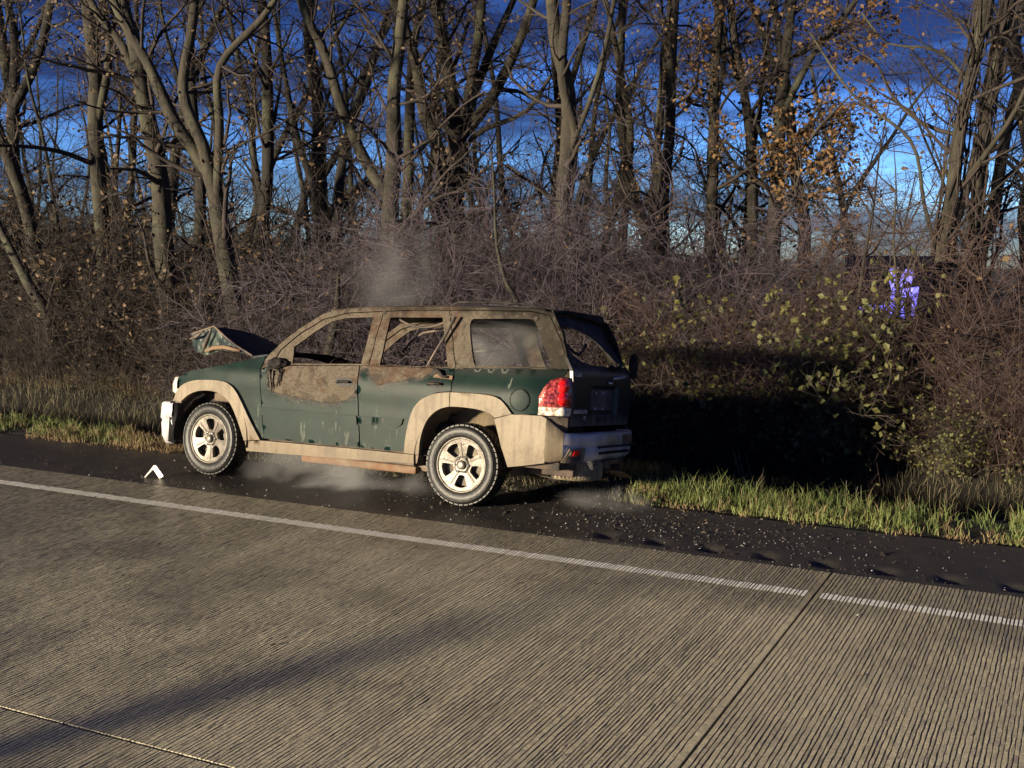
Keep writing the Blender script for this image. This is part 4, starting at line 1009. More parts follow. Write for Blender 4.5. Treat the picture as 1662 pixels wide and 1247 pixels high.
BRUSH_P = mat('purplish_brush', (0.0441, 0.0327, 0.0426), .85, base2=(0.0973, 0.0760, 0.0927), vscale=1.1)
BRUSH_R = mat('reddish_brush', (0.0350, 0.0213, 0.0205), .85, base2=(0.0745, 0.0456, 0.0395), vscale=1.2)
BRUSH_T = mat('tan_brush', (0.0274, 0.0213, 0.0190), .85, base2=(0.0623, 0.0486, 0.0395), vscale=1.3)
def leafmat(name, a, b):
    m = mat(name, a, .7, base2=b, vscale=2.2)
    bs = m.node_tree.nodes['Principled BSDF']
    bs.inputs['Subsurface Weight'].default_value = 0.0
    return m
LEAF_OAK = leafmat('dry_oak_leaves', (0.0707, 0.0338, 0.0120), (0.1578, 0.0898, 0.0283))
LEAF_TAN = leafmat('dry_tan_leaves', (0.0558, 0.0327, 0.0156), (0.1190, 0.0762, 0.0372))
LEAF_GRN = leafmat('late_green_leaves', (0.0311, 0.0385, 0.0099), (0.0964, 0.0902, 0.0224))

class Tubes:
    def __init__(s): s.V = []; s.F = []; s.n = 0
    def add(s, P, r0, r1, sides=3):
        P = np.asarray(P, float); k = len(P)
        d = np.gradient(P, axis=0); d /= np.linalg.norm(d, axis=1)[:, None] + 1e-9
        ref = np.array([.3, .2, 1.0]) if abs(d[0, 2]) < .8 else np.array([1.0, .3, 0])
        a = np.cross(d, ref); a /= np.linalg.norm(a, axis=1)[:, None] + 1e-9; b = np.cross(d, a)
        r = np.linspace(r0, r1, k) if np.isscalar(r1) else r1
        t = np.arange(sides) * 2 * math.pi / sides
        ring = P[:, None, :] + r[:, None, None] * (a[:, None, :] * np.cos(t)[None, :, None] + b[:, None, :] * np.sin(t)[None, :, None])
        s.V.append(ring.reshape(-1, 3))
        i = np.arange(k - 1)[:, None] * sides; j = np.arange(sides)[None, :]; j2 = (j + 1) % sides
        s.F.append((np.stack([i + j, i + j2, i + sides + j2, i + sides + j], -1).reshape(-1, 4)) + s.n)
        s.n += k * sides
    def obj(s, name, m, parent=None, smooth=True):
        return np_obj(name, np.vstack(s.V), np.vstack(s.F), m, parent, smooth)
class Leaves:
    def __init__(s): s.V = []; s.F = []
    def add(s, p, size, rs):
        a = Vector((rs.gauss(0, 1), rs.gauss(0, 1), rs.gauss(0, .8))).normalized(); b = a.orthogonal().normalized()
        q = a.cross(b); t = rs.uniform(0, 6.28); b = b * math.cos(t) + q * math.sin(t)
        n = a.cross(b); i = len(s.V); w = size * rs.uniform(.28, .42)
        p = Vector(p)
        s.V += [p, p + a * size * .45 + b * w + n * size * .10, p + a * size, p + a * size * .45 - b * w + n * size * .10]
        s.F += [(i, i + 1, i + 2), (i, i + 2, i + 3)]
    def obj(s, name, m, parent): return mesh_obj(name, s.V, s.F, m, parent)

def wander(p, d, L, n, wob, up, rs):
    pts = [np.array(p, float)]; d = np.array(d, float); d /= np.linalg.norm(d)
    for _ in range(n):
        d = d + rs.normal(0, wob, 3) + np.array([0, 0, up]); d /= np.linalg.norm(d)
        pts.append(pts[-1] + d * L / n)
    return pts
def perp(d, rs):
    v = rs.normal(0, 1, 3); v -= d * np.dot(v, d); return v / (np.linalg.norm(v) + 1e-9)
def branch(T, LV, p, d, L, r, lev, rs, lp, up=.04, dens=1.0, wob=.16, lsize=.07):
    n = max(3, int(L / .22)) if lev < 2 else (4 if L > .35 else 3)
    n = min(n, 9)
    pts = wander(p, d, L, n, wob * (1 + .25 * lev), up, rs)
    T.add(pts, r, max(r * .28, .0022), 5 if r > .025 else (4 if r > .012 else 3))
    if lev >= 3: 
        if LV is not None and rs.rand() < lp:
            for _q in range(2 if lp > .82 else 1): LV.add(pts[-1] + rs.normal(0, .03, 3), lsize * rs.uniform(.7, 1.25), lv_rs)
        return
    nk = int(dens * (L * (4.6, 6.0, 7.5)[lev]) + rs.rand())
    for _ in range(max(1, nk)):
        t = rs.uniform(.18, 1.0); i = min(len(pts) - 2, int(t * (len(pts) - 1))); q = pts[i] + (pts[i + 1] - pts[i]) * rs.rand()
        dd = pts[i + 1] - pts[i]; dd = dd / np.linalg.norm(dd); side = perp(dd, rs)
        nd = dd * rs.uniform(.35, .9) + side * rs.uniform(.55, 1.0)
        branch(T, LV, q, nd, L * rs.uniform(.28, .52) * (1.05 - .4 * t), max(.0026, r * (1 - .65 * t) * rs.uniform(.34, .52)), lev + 1, rs, lp, up, dens, wob, lsize)
    if LV is not None and rs.rand() < lp: LV.add(pts[-1], lsize, lv_rs)
lv_rs = random.Random(21)

def trunk_mesh(name, P, R_, m, parent, sides=12, seed=0):
    """tapered trunk along a path, resampled, with buttress and knotty swelling"""
    P = [np.array(p, float) for p in P]; out, rad = [], []
    for i in range(len(P) - 1):
        k = max(2, int(np.linalg.norm(P[i + 1] - P[i]) / .22))
        for j in range(k):
            t = j / k; a = P[max(0, i - 1)]; b, c = P[i], P[i + 1]; d = P[min(len(P) - 1, i + 2)]
            q = .5 * (2 * b + (c - a) * t + (2 * a - 5 * b + 4 * c - d) * t * t + (3 * b - a - 3 * c + d) * t ** 3)
            out.append(q); rad.append(R_[i] + (R_[i + 1] - R_[i]) * t)
    out.append(P[-1]); rad.append(R_[-1])
    V, F = [], []
    for i, (p, r) in enumerate(zip(out, rad)):
        d = out[min(i + 1, len(out) - 1)] - out[max(0, i - 1)]; d /= np.linalg.norm(d)
        a = np.cross(d, [0.1, 1, 0.05]); a /= np.linalg.norm(a); b = np.cross(d, a)
        for k in range(sides):
            t = 2 * math.pi * k / sides
            v = a * math.cos(t) + b * math.sin(t)
            kk = 1 + .14 * noise.noise(Vector((v[0] * 1.4 + seed, v[1] * 1.4, p[2] * 1.6))) + .05 * noise.noise(Vector((v[0] * 4 + seed, v[1] * 4, p[2] * 6)))
            V.append(p + v * r * kk)
    F = [(i * sides + k, i * sides + (k + 1) % sides, (i + 1) * sides + (k + 1) % sides, (i + 1) * sides + k) for i in range(len(out) - 1) for k in range(sides)]
    return mesh_obj(name, V, F, m, parent, smooth=True), out, rad

def key_tree(name, label, px, Y, widths, m, seed, limbs=(), lp=.10, leaf=LEAF_TAN, dens=1.0, nb=16, blen=2.2, tops=True, lean=0, vine=False, tw=None, lsize=.075, low=1.2, ext=1.0):
    """a tree whose trunk follows a measured path; px: list of photo points top to bottom, widths: trunk width in photo pixels"""
    rs = np.random.RandomState(seed)
    P = [at(x, y, Y) for x, y in px][::-1]
    scale = (at(px[0][0] + 1, px[0][1], Y) - at(px[0][0], px[0][1], Y)).length
    Rr = [w * .9 * scale / 2 for w in widths][::-1]
    gz = ground_z(P[0].x, Y)
    P = [np.array((P[0].x - (P[1].x - P[0].x) * .12, Y, gz - .1))] + [np.array(p) for p in P]; Rr = [Rr[0] * 1.35] + Rr
    for i in range(2, len(P)): P[i][1] += rs.uniform(-.12, .12)
    # carry the trunk on above what the photograph shows
    d = P[-1] - P[-2]; d /= np.linalg.norm(d); d = d + np.array([0, 0, .5]); d /= np.linalg.norm(d)
    P += [P[-1] + d * 1.6 * ext + rs.normal(0, .1, 3) * ext, P[-1] + d * 3.4 * ext + rs.normal(0, .25, 3) * ext]; Rr += [Rr[-1] * .78, Rr[-1] * .42]
    base = Vector(P[0]); root = empty(name, base); tag(root, label, 'tree', None)
    off = np.array(base)
    tr, out, rad = trunk_mesh('trunk', [p - off for p in P], Rr, m, root, 12, seed)
    T = Tubes(); LV = Leaves() if lp > 0 else None
    for (lpx, w0, w1) in limbs:
        q = [np.array(at(x, y, Y)) for x, y in lpx]
        for i in range(1, len(q)): q[i][1] += rs.uniform(-.5, .3) * i / len(q)
        # tie the limb to the nearest trunk point
        j = int(np.argmin([np.linalg.norm((o + off) - q[0]) for o in out])); q = [out[j] + off] + q[1:]
        q.append(q[-1] + (q[-1] - q[-2]) * .8 + np.array([0, 0, .4]))
        _, lo, lr = trunk_mesh('limb', [p - off for p in q], list(np.linspace(w0 * scale / 2, w1 * scale / 2, len(q))), m, root, 9, seed + 5)
        for _k in range(int(nb * .5)):
            t = rs.uniform(.3, 1); i = min(len(lo) - 2, int(t * (len(lo) - 1))); dd = lo[i + 1] - lo[i]; dd /= np.linalg.norm(dd)
            branch(T, LV, lo[i], dd * rs.uniform(.3, .8) + perp(dd, rs), blen * rs.uniform(.35, .8), lr[i] * rs.uniform(.25, .45), 1, rs, lp, dens=dens, lsize=lsize)
    H = [i for i, p in enumerate(out) if p[2] > low]
    for _k in range(int(nb * 1.5)):
        i = H[int(rs.rand() ** .8 * (len(H) - 1))]; i = min(i, len(out) - 2); dd = out[i + 1] - out[i]; dd /= np.linalg.norm(dd)
        branch(T, LV, out[i], dd * rs.uniform(.25, .9) + perp(dd, rs), blen * rs.uniform(.5, 1.25), max(.012, rad[i] * rs.uniform(.18, .42)), 0, rs, lp, dens=dens, lsize=lsize)
    if vine:
        for _k in range(14):
            a0 = rs.uniform(0, 6.28); pts = []
            for i in range(0, len(out), 2):
                aa = a0 + .12 * i * rs.choice([-1, 1]) + rs.normal(0, .15); rr = rad[i] * 1.1 + .02 + rs.uniform(0, .05)
                pts.append(out[i] + np.array([math.cos(aa) * rr, math.sin(aa) * rr, 0]))
            T.add(pts, .016, .007, 5)
    T.obj('crown', tw or TWIG, root)
    if LV is not None and LV.V: 
        lo_ = LV.obj('leaves', leaf, root); lo_['kind'] = 'stuff'
    return root

# -- the trees one can tell apart, left to right
key_tree('forked_tree', 'dark forked tree with scattered tan leaves behind the tangled left brush', [(25, 180), (27, 250), (24, 330), (30, 450), (36, 560)], 21, (15, 17, 18, 19, 20), BARK_DARK, 101, [([(25, 185), (8, 90), (2, 0)], 13, 9), ([(27, 178), (60, 90), (90, 0)], 12, 7)], lp=.12, nb=12, blen=2.6)
key_tree('leaning_tree', 'thin leaning tree with tan leaves rising from the brush left of the car', [(-70, 40), (0, 215), (40, 340), (70, 500), (82, 590)], 15.5, (13, 15, 16, 17, 18), BARK_BROWN, 102, lp=.35, nb=14, blen=1.7)
key_tree('slim_tree', 'tall slim pale tree with a peeling trunk left of the leaning pair', [(140, 0), (150, 120), (160, 215), (168, 330), (172, 460), (182, 620)], 16.5, (17, 19, 20, 20, 20, 22), BARK_PALE, 103, [([(160, 210), (172, 90), (165, 0)], 11, 6)], lp=.30, nb=18)
key_tree('thick_tree', 'thick pale barked tree standing left of the raised hood', [(195, 0), (228, 90), (240, 180), (253, 280), (270, 400), (283, 520), (285, 640)], 14.8, (15, 20, 23, 25, 27, 29, 31), BARK_PALE, 104, [([(240, 185), (205, 80), (170, 20)], 12, 7)], lp=.38, nb=16)
key_tree('leaning_tree', 'pale tree leaning left whose trunk foots just behind the raised hood', [(190, 0), (240, 105), (290, 200), (335, 285), (362, 380), (385, 490), (397, 575)], 14.2, (12, 14, 17, 21, 24, 26, 28), BARK_PALE, 105, [([(345, 310), (330, 235), (300, 150), (305, 30)], 17, 9), ([(362, 330), (358, 210), (375, 110), (450, 20)], 12, 6)], lp=.30, nb=14)
key_tree('forked_tree', 'slender grey tree forked high up between the leaning tree and dark trunks', [(305, 0), (308, 70), (312, 160), (320, 300), (328, 430), (330, 560)], 17.5, (10, 12, 14, 15, 17, 19), BARK_BROWN, 106, [([(308, 72), (322, 40), (335, 0)], 7, 4)], lp=.25, nb=16)
key_tree('straight_tree', 'straight dark tree standing behind the windscreen pillar of the car', [(432, 40), (434, 170), (430, 300), (424, 420), (421, 560)], 18.5, (15, 17, 18, 19, 21), BARK_DARK, 107, lp=.06, nb=18, blen=2.4)
key_tree('dark_tree', 'dark tree with heavy low limbs behind the front window of the car', [(505, 60), (516, 180), (522, 280), (526, 400), (530, 560)], 21, (16, 20, 24, 27, 30), BARK_DARK, 108, [([(522, 300), (560, 220), (600, 130)], 12, 5), ([(522, 330), (480, 230), (470, 120)], 12, 5), ([(526, 360), (570, 310), (610, 290)], 12, 6)], lp=.02, nb=16, blen=2.6, tw=TWIG_D)
key_tree('straight_tree', 'straight thick grey tree rising behind the roof of the car with a leaning limb', [(648, 40), (643, 150), (637, 260), (634, 350), (638, 440), (640, 560)], 16.2, (18, 22, 25, 28, 31, 33), BARK_PALE, 109, [([(630, 330), (590, 260), (560, 175), (530, 90), (500, 20)], 18, 11)], lp=.10, nb=16)
key_tree('curved_tree', 'curved brown tree crossing the straight grey trunk high above the car roof', [(632, -10), (655, 40), (675, 110), (692, 190), (715, 260), (722, 350), (730, 560)], 17.4, (13, 15, 17, 19, 22, 23, 25), BARK_BROWN, 110, lp=.20, nb=16)
key_tree('branching_tree', 'branching tree with long arched limbs above the purple thicket', [(740, 230), (722, 262), (736, 330), (742, 420), (745, 560)], 18.2, (17, 19, 22, 24, 26), BARK_BROWN, 111, [([(740, 240), (790, 165), (840, 90), (880, 0)], 17, 10), ([(736, 300), (765, 225), (810, 200), (860, 180)], 9, 5), ([(722, 262), (705, 170), (745, 120)], 10, 5)], lp=.16, nb=10)
key_tree('twin_tree', 'pale smooth twin tree with two close trunks above the thicket', [(893, 0), (908, 75), (918, 150), (920, 240), (916, 330), (920, 560)], 16.8, (20, 22, 24, 25, 26, 29), BARK_PALE, 112, [([(922, 270), (932, 215), (920, 130), (922, 0)], 15, 12), ([(940, 250), (958, 170), (980, 90), (1000, 0)], 9, 5)], lp=.05, nb=14)
key_tree('slim_tree', 'slim dark tree with ragged bark against the open sky', [(1098, 0), (1090, 110), (1084, 220), (1078, 330), (1075, 440), (1070, 600)], 19, (16, 18, 20, 22, 23, 25), BARK_BROWN, 113, [([(1080, 300), (1065, 220), (1070, 160)], 9, 4)], lp=.25, nb=18)
key_tree('straight_tree', 'straight dark tree with tan leaves standing left of the golden oak', [(1165, 0), (1160, 130), (1155, 260), (1152, 380), (1150, 500), (1150, 640)], 19.5, (15, 18, 20, 23, 26, 28), BARK_BROWN, 114, lp=.26, nb=18)
key_tree('oak_tree', 'dark oak still holding clumps of golden brown leaves', [(1285, 0), (1272, 120), (1264, 240), (1258, 340), (1254, 440), (1252, 620)], 20, (15, 20, 24, 27, 29, 32), BARK_DARK, 115, [([(1268, 190), (1320, 90), (1390, 10)], 13, 6), ([(1262, 260), (1225, 200), (1200, 130)], 11, 5), ([(1262, 150), (1240, 60), (1220, 0)], 9, 6), ([(1256, 330), (1310, 300), (1350, 310)], 10, 4)], lp=.85, leaf=LEAF_OAK, nb=26, blen=2.3, dens=1.05, lsize=.095, low=1.6)
key_tree('thin_tree', 'thin dark tree between the golden oak and its straight neighbour', [(1235, 180), (1218, 260), (1212, 380), (1208, 500), (1206, 620)], 21, (9, 12, 15, 18, 20), BARK_DARK, 116, lp=.3, leaf=LEAF_OAK, nb=10)
key_tree('vine_covered_tree', 'pale vine-wrapped tree standing right of the blue sign', [(1598, 0), (1578, 110), (1558, 220), (1545, 320), (1525, 430), (1520, 600)], 17, (22, 25, 26, 28, 32, 38), BARK_PALE, 117, [([(1575, 130), (1540, 95), (1500, 80), (1440, 70)], 7, 3), ([(1545, 320), (1600, 250), (1650, 180)], 11, 6), ([(1520, 420), (1500, 330), (1480, 230), (1380, 150)], 8, 4)], lp=.05, nb=16, vine=True)
key_tree('vine_covered_tree', 'dark vine-wrapped tree close beside the pale vine-wrapped one', [(1640, 0), (1612, 130), (1592, 250), (1580, 360), (1570, 460), (1562, 620)], 18.2, (17, 19, 20, 21, 23, 27), BARK_BROWN, 118, lp=.05, nb=16, vine=True)
key_tree('sapling', 'thin grey sapling in front of the thicket seen above the car roof', [(800, 330), (810, 400), (822, 460), (838, 500), (846, 600)], 13.4, (4, 6, 8, 9, 10), BARK_PALE, 119, lp=.05, nb=9, blen=.9, low=.9, ext=.25)
key_tree('sapling', 'pale sapling seen through the empty front window of the car', [(548, 485), (545, 505), (540, 535), (528, 590), (520, 660)], 12.9, (8, 12, 14, 16, 17), BARK_PALE, 120, lp=.0, nb=5, blen=.6, low=1.2, ext=.12)
key_tree('sapling', 'thin bent sapling in front of the blue sign', [(1420, 330), (1404, 420), (1392, 500), (1378, 560), (1372, 640)], 14.2, (4, 6, 8, 9, 10), BARK_BROWN, 121, [([(1392, 500), (1440, 440), (1462, 380)], 4, 2)], lp=.04, nb=9, blen=1.1, low=.5, ext=.35)
key_tree('sapling', 'pale forked sapling crossing the lettering of the blue sign', [(1450, 380), (1455, 440), (1458, 490), (1452, 540), (1440, 640)], 14.0, (3.5, 5, 6, 7, 9), BARK_PALE, 122, [([(1457, 480), (1480, 420), (1520, 330)], 4, 2)], lp=.04, nb=7, blen=1.0, low=.5, ext=.35)
key_tree('broken_tree', 'broken leaning pale stem lying against the brush at far left', [(-10, 350), (30, 420), (55, 470), (72, 510), (88, 590)], 14, (8, 11, 13, 14, 15), BARK_PALE, 123, lp=.03, nb=6, blen=1.0, low=.6)

# -- back rows: whole bare trees, copied
def proto_tree(name, seed, h, r, m, tw, nb, lp, dens, leaf=LEAF_TAN, fork=True):
    rs = np.random.RandomState(seed); root = empty(name, (0, 0, 0))
    P = [np.array([0, 0, -.2]), np.array([rs.normal(0, .05), rs.normal(0, .05), .8])]
    d = np.array([rs.normal(0, .10), rs.normal(0, .06), 1.0])
    while P[-1][2] < h:
        d = d + rs.normal(0, .10, 3) * np.array([1, 1, 0]); d /= np.linalg.norm(d); P.append(P[-1] + d * 1.3)
    Rr = list(np.linspace(r * 1.2, r * .25, len(P)))
    _, out, rad = trunk_mesh('trunk', P, Rr, m, root, 9, seed)
    T = Tubes(); LV = Leaves() if lp > 0 else None
    for _k in range(nb):
        i = min(len(out) - 2, int((.12 + .88 * rs.rand() ** .85) * (len(out) - 1))); dd = out[i + 1] - out[i]; dd /= np.linalg.norm(dd)
        branch(T, LV, out[i], dd * rs.uniform(.4, 1.0) + perp(dd, rs) * .9, (1.2 + 1.9 * rs.rand()) * (1.1 - .4 * i / len(out)), max(.012, rad[i] * rs.uniform(.22, .45)), 0, rs, lp, dens=dens, wob=.18, lsize=.085)
    T.obj('crown', tw, root)
    if LV is not None and LV.V: LV.obj('leaves', leaf, root)['kind'] = 'stuff'
    return root
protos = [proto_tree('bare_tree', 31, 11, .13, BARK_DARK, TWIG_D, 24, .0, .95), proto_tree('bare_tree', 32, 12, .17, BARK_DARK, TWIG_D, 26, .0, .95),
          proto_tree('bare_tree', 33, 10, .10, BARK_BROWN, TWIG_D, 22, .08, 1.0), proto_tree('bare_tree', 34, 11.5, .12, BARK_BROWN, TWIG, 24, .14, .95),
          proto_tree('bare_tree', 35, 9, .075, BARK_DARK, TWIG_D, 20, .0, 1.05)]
used = [False] * len(protos)
def put(plist, usedl, k, loc, rz, sc, label, cat, group):
    if not usedl[k]: o = plist[k]; usedl[k] = True
    else: o = copy_tree(plist[k])
    o.location = loc; o.rotation_euler = (0, 0, rz); o.scale = (sc, sc, sc * rng.uniform(.92, 1.1)); tag(o, label, cat, group); return o
ZONES = ((110, 'near the broken leaning stem'), (230, 'below the tall slim pale tree'), (330, 'by the thick pale tree'), (450, 'behind the raised hood'), (600, 'behind the front door'),
         (740, 'behind the rear door'), (900, 'behind the rear side window'), (1060, 'behind the tailgate'), (1190, 'just past the rear bumper'), (1330, 'below the golden oak'), (1530, 'beside the violet sign'), (9999, 'below the vine-wrapped trees'))
DEPTHS = ((14.0, 'at the ditch edge'), (14.8, 'second in from the ditch'), (17.9, 'among the near trunks'), (22, 'deep in the wood'), (27, 'deeper in the wood'), (34, 'far back in the wood'), (99, 'at the back of the wood'))
def where(px, Y): return next(t for d, t in DEPTHS if Y < d) + ', ' + next(t for z, t in ZONES if px < z)
n_bg = 0
spots = []
for row, (Y, step, jit) in enumerate(((20.5, 80, 24), (25.5, 84, 30), (33, 78, 30), (44, 70, 30))):
    x = -90
    while x < 1760:
        # the sky stays open to the right of the oak
        gap = (1330 < x < 1500) or (1085 < x < 1150)
        if not gap or (row == 3 and rng.random() < .45): spots.append((x + rng.uniform(-jit, jit), Y + rng.uniform(-1.6, 1.6), row))
        x += step * rng.uniform(.75, 1.3) * (1.45 if x > 1050 else 1.0)
for (px, Y, row) in spots:
    p = at(px, 500, Y); k = rng.choice((0, 1, 2, 3, 4) if row == 0 else ((0, 1, 4, 4, 2) if row < 3 else (0, 1, 4)))
    lab = {0: 'bare dark tree', 1: 'thick bare dark tree', 2: 'slim brown tree', 3: 'brown tree with tan leaves', 4: 'thin bare dark tree'}[k] + ' ' + where(px, Y)
    put(protos, used, k, (p.x, Y, ground_z(p.x, Y)), rng.uniform(0, 6.28), rng.uniform(.8, 1.15), lab, 'tree', 'bare trees deep in the wood')
# -- brush: arching stems and tangles, a few kinds, copied as single shrubs
def proto_shrub(name, seed, h, w, n, m, lp, leaf, arch, stem_r=.011, dens=1.0, lsize=.05, tw=2):
    rs = np.random.RandomState(seed); root = empty(name, (0, 0, 0)); T = Tubes(); LV = Leaves() if lp > 0 else None
    stems = Tubes()
    for k in range(n):
        a = rs.uniform(0, 6.28); rr = w * .5 * math.sqrt(rs.rand()); p = np.array([math.cos(a) * rr, math.sin(a) * rr * .7, -.08])
        d = np.array([math.cos(a) * rs.uniform(.05, arch) + rs.normal(0, .15), math.sin(a) * rs.uniform(.05, arch), 1.0])
        L = h * rs.uniform(.6, 1.25); ns = 9
        pts = [p]; d = d / np.linalg.norm(d)
        for i in range(ns):
            d = d + rs.normal(0, .09, 3) + np.array([math.cos(a) * .05 * arch, math.sin(a) * .05 * arch, -.10 * arch * (i / ns) * 2]); d /= np.linalg.norm(d); pts.append(pts[-1] + d * L / ns)
        r = stem_r * rs.uniform(.5, 1.3)
        stems.add(pts, r, .0025, 4)
        for _k in range(int(dens * L * 6.5)):
            i = rs.randint(1, ns); dd = pts[i + 1] - pts[i] if i + 1 <= ns else pts[i] - pts[i - 1]; dd /= np.linalg.norm(dd)
            branch(T, LV, pts[i], dd * rs.uniform(.2, .8) + perp(dd, rs), L * rs.uniform(.14, .34), r * rs.uniform(.3, .55), tw, rs, lp, up=rs.uniform(-.10, .08), dens=.85, wob=.17, lsize=lsize)
    stems.obj('stem', m, root); T.obj('twigs', m, root)['kind'] = 'stuff'
    if LV is not None and LV.V: LV.obj('leaves', leaf, root)['kind'] = 'stuff'
    return root
SH = dict(purple=[proto_shrub('thicket_shrub', 51, 2.3, 1.9, 24, BRUSH_P, .05, LEAF_TAN, 1.1, .013, 1.1), proto_shrub('thicket_shrub', 52, 1.9, 1.8, 24, BRUSH_P, .03, LEAF_TAN, 1.5, .012, 1.1)],
          tan=[proto_shrub('tan_shrub', 53, 1.9, 1.7, 34, BRUSH_T, .05, LEAF_TAN, .45, .010, .7), proto_shrub('tan_shrub', 54, 1.3, 1.7, 32, BRUSH_T, .06, LEAF_TAN, 1.2, .008, .95)],
          red=[proto_shrub('reddish_shrub', 55, 1.8, 1.8, 32, BRUSH_R, .06, LEAF_TAN, 1.0, .009, 1.0), proto_shrub('reddish_shrub', 56, 2.5, 1.7, 30, BRUSH_R, .04, LEAF_TAN, .7, .011, .9)],
          green=[proto_shrub('leafy_shrub', 57, 1.6, 1.6, 26, BRUSH_T, .95, LEAF_GRN, 1.0, .009, 1.15, .07), proto_shrub('leafy_shrub', 58, 1.3, 1.5, 24, BRUSH_R, .8, LEAF_GRN, 1.2, .008, 1.1, .065)],
          leafy=[proto_shrub('dry_leafed_shrub', 59, 2.2, 1.6, 20, TWIG, .42, LEAF_TAN, .9, .012, .9, .065)],
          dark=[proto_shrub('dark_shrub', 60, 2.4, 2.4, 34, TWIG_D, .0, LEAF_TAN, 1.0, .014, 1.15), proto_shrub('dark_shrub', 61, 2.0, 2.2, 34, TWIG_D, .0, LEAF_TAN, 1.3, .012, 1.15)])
SH['tall'] = [proto_shrub('tall_thicket_shrub', 62, 3.5, 1.7, 26, BRUSH_P, .04, LEAF_TAN, .75, .012, 1.15), proto_shrub('tall_thicket_shrub', 63, 3.0, 1.9, 28, BRUSH_P, .03, LEAF_TAN, 1.0, .011, 1.15)]
SHU = {k: [False] * len(v) for k, v in SH.items()}
SHL = dict(purple=('bare purplish shrub', 'purplish shrubs of the thicket'), tan=('dry tan shrub', 'tan shrubs behind the ditch'), red=('reddish brown bramble', 'reddish brambles behind the ditch'),
           green=('shrub with yellow-green leaves', 'leafy shrubs in the brush'), leafy=('shrub with dry tan leaves', 'dry-leafed shrubs'), tall=('tall purple-grey shrub', 'tall shrubs of the thicket'), dark=('dark bare shrub', 'dark shrubs deep in the wood'))
def shrub(kind, px, Y, sc=1.0):
    p = at(px, 600, Y); k = rng.randrange(len(SH[kind]))
    lab, grp = SHL[kind]; lab = lab + ' ' + where(px, Y)
    return put(SH[kind], SHU[kind], k, (p.x, Y, ground_z(p.x, Y)), rng.uniform(0, 6.28), sc, lab, 'shrub', grp)
# left wall of brush behind the ditch
for px in range(-60, 470, 44):
    shrub('tan', px + rng.uniform(-15, 15), 13.7 + rng.uniform(-.15, .35), rng.uniform(.6, .9))
    if rng.random() < .6: shrub('tan', px + rng.uniform(-20, 20), 14.3 + rng.uniform(-.2, .4), rng.uniform(.9, 1.25))
    if rng.random() < .75: shrub('leafy', px + rng.uniform(-20, 20), 15.2 + rng.uniform(-.5, 1.2), rng.uniform(1.0, 1.6))
    if rng.random() < .45: shrub('purple', px + rng.uniform(-20, 20), 16 + rng.uniform(-.4, .8), rng.uniform(1.0, 1.4))
    if px < 300: shrub('leafy', px + rng.uniform(-20, 20), 17.4 + rng.uniform(-.5, .5), rng.uniform(1.7, 2.2))
# behind the car
for px in range(440, 1060, 46):
    shrub('tan', px + rng.uniform(-15, 15), 13.7 + rng.uniform(-.1, .3), rng.uniform(.6, .9))
    shrub('purple', px + rng.uniform(-20, 20), 14.4 + rng.uniform(-.3, .4), rng.uniform(.8, 1.1) * (1.25 if 560 < px else .85))
for px in range(570, 1090, 60):
    shrub('tall', px + rng.uniform(-20, 20), 15.3 + rng.uniform(-.3, .6), rng.uniform(.8, 1.05))
for px in (660, 740, 810, 870, 920, 970, 1020, 1070): shrub('tall', px, 16.4 + rng.uniform(-.3, .3), rng.uniform(1.0, 1.25) * (1.15 if px > 860 else .95))
# right wall of brambles and late leaves
for px in range(1050, 1740, 44):
    low_ = .46 if 1330 < px < 1570 else 1.0
    shrub('red', px + rng.uniform(-15, 15), 13.6 + rng.uniform(-.1, .3), rng.uniform(.6, .85) * low_)
    shrub('red' if rng.random() < .6 else 'tan', px + rng.uniform(-20, 20), 14.2 + rng.uniform(-.2, .3), rng.uniform(.72, .95) * low_)
    shrub('red', px + rng.uniform(-20, 20), 14.9 + rng.uniform(-.2, .4), (rng.uniform(.75, .92) if px < 1535 else rng.uniform(1.0, 1.25)) * low_)
for px, Y, s in ((1075, 13.9, 1.0), (1110, 14.1, 1.15), (1150, 13.9, 1.15), (1185, 14.1, 1.25), (1215, 13.9, 1.2), (1250, 14.1, 1.3), (1290, 13.9, 1.2), (1325, 14.1, 1.25), (1360, 13.8, .9), (1395, 13.9, .72), (1425, 13.7, .6), (1545, 13.4, .6), (1610, 13.9, .7), (1180, 14.7, 1.35), (1240, 14.7, 1.4), (1310, 14.7, 1.35)): shrub('green', px, Y, s)
for px in range(1600, 1740, 46):
    shrub('red', px + rng.uniform(-15, 15), 15.5 + rng.uniform(-.3, .5), rng.uniform(1.25, 1.5)); shrub('purple', px, 16.5, rng.uniform(1.3, 1.7))
for px in range(1060, 1300, 60): shrub('purple', px + rng.uniform(-20, 20), 15.8 + rng.uniform(-.3, .5), rng.uniform(.8, 1.05))
# dark fill deep in the wood
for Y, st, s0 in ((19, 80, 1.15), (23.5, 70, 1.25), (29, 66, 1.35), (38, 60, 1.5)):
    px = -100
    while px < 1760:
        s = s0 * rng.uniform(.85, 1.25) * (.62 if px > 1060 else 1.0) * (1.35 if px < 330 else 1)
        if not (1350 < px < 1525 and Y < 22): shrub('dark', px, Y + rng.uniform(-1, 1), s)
        px += st * rng.uniform(.8, 1.2)

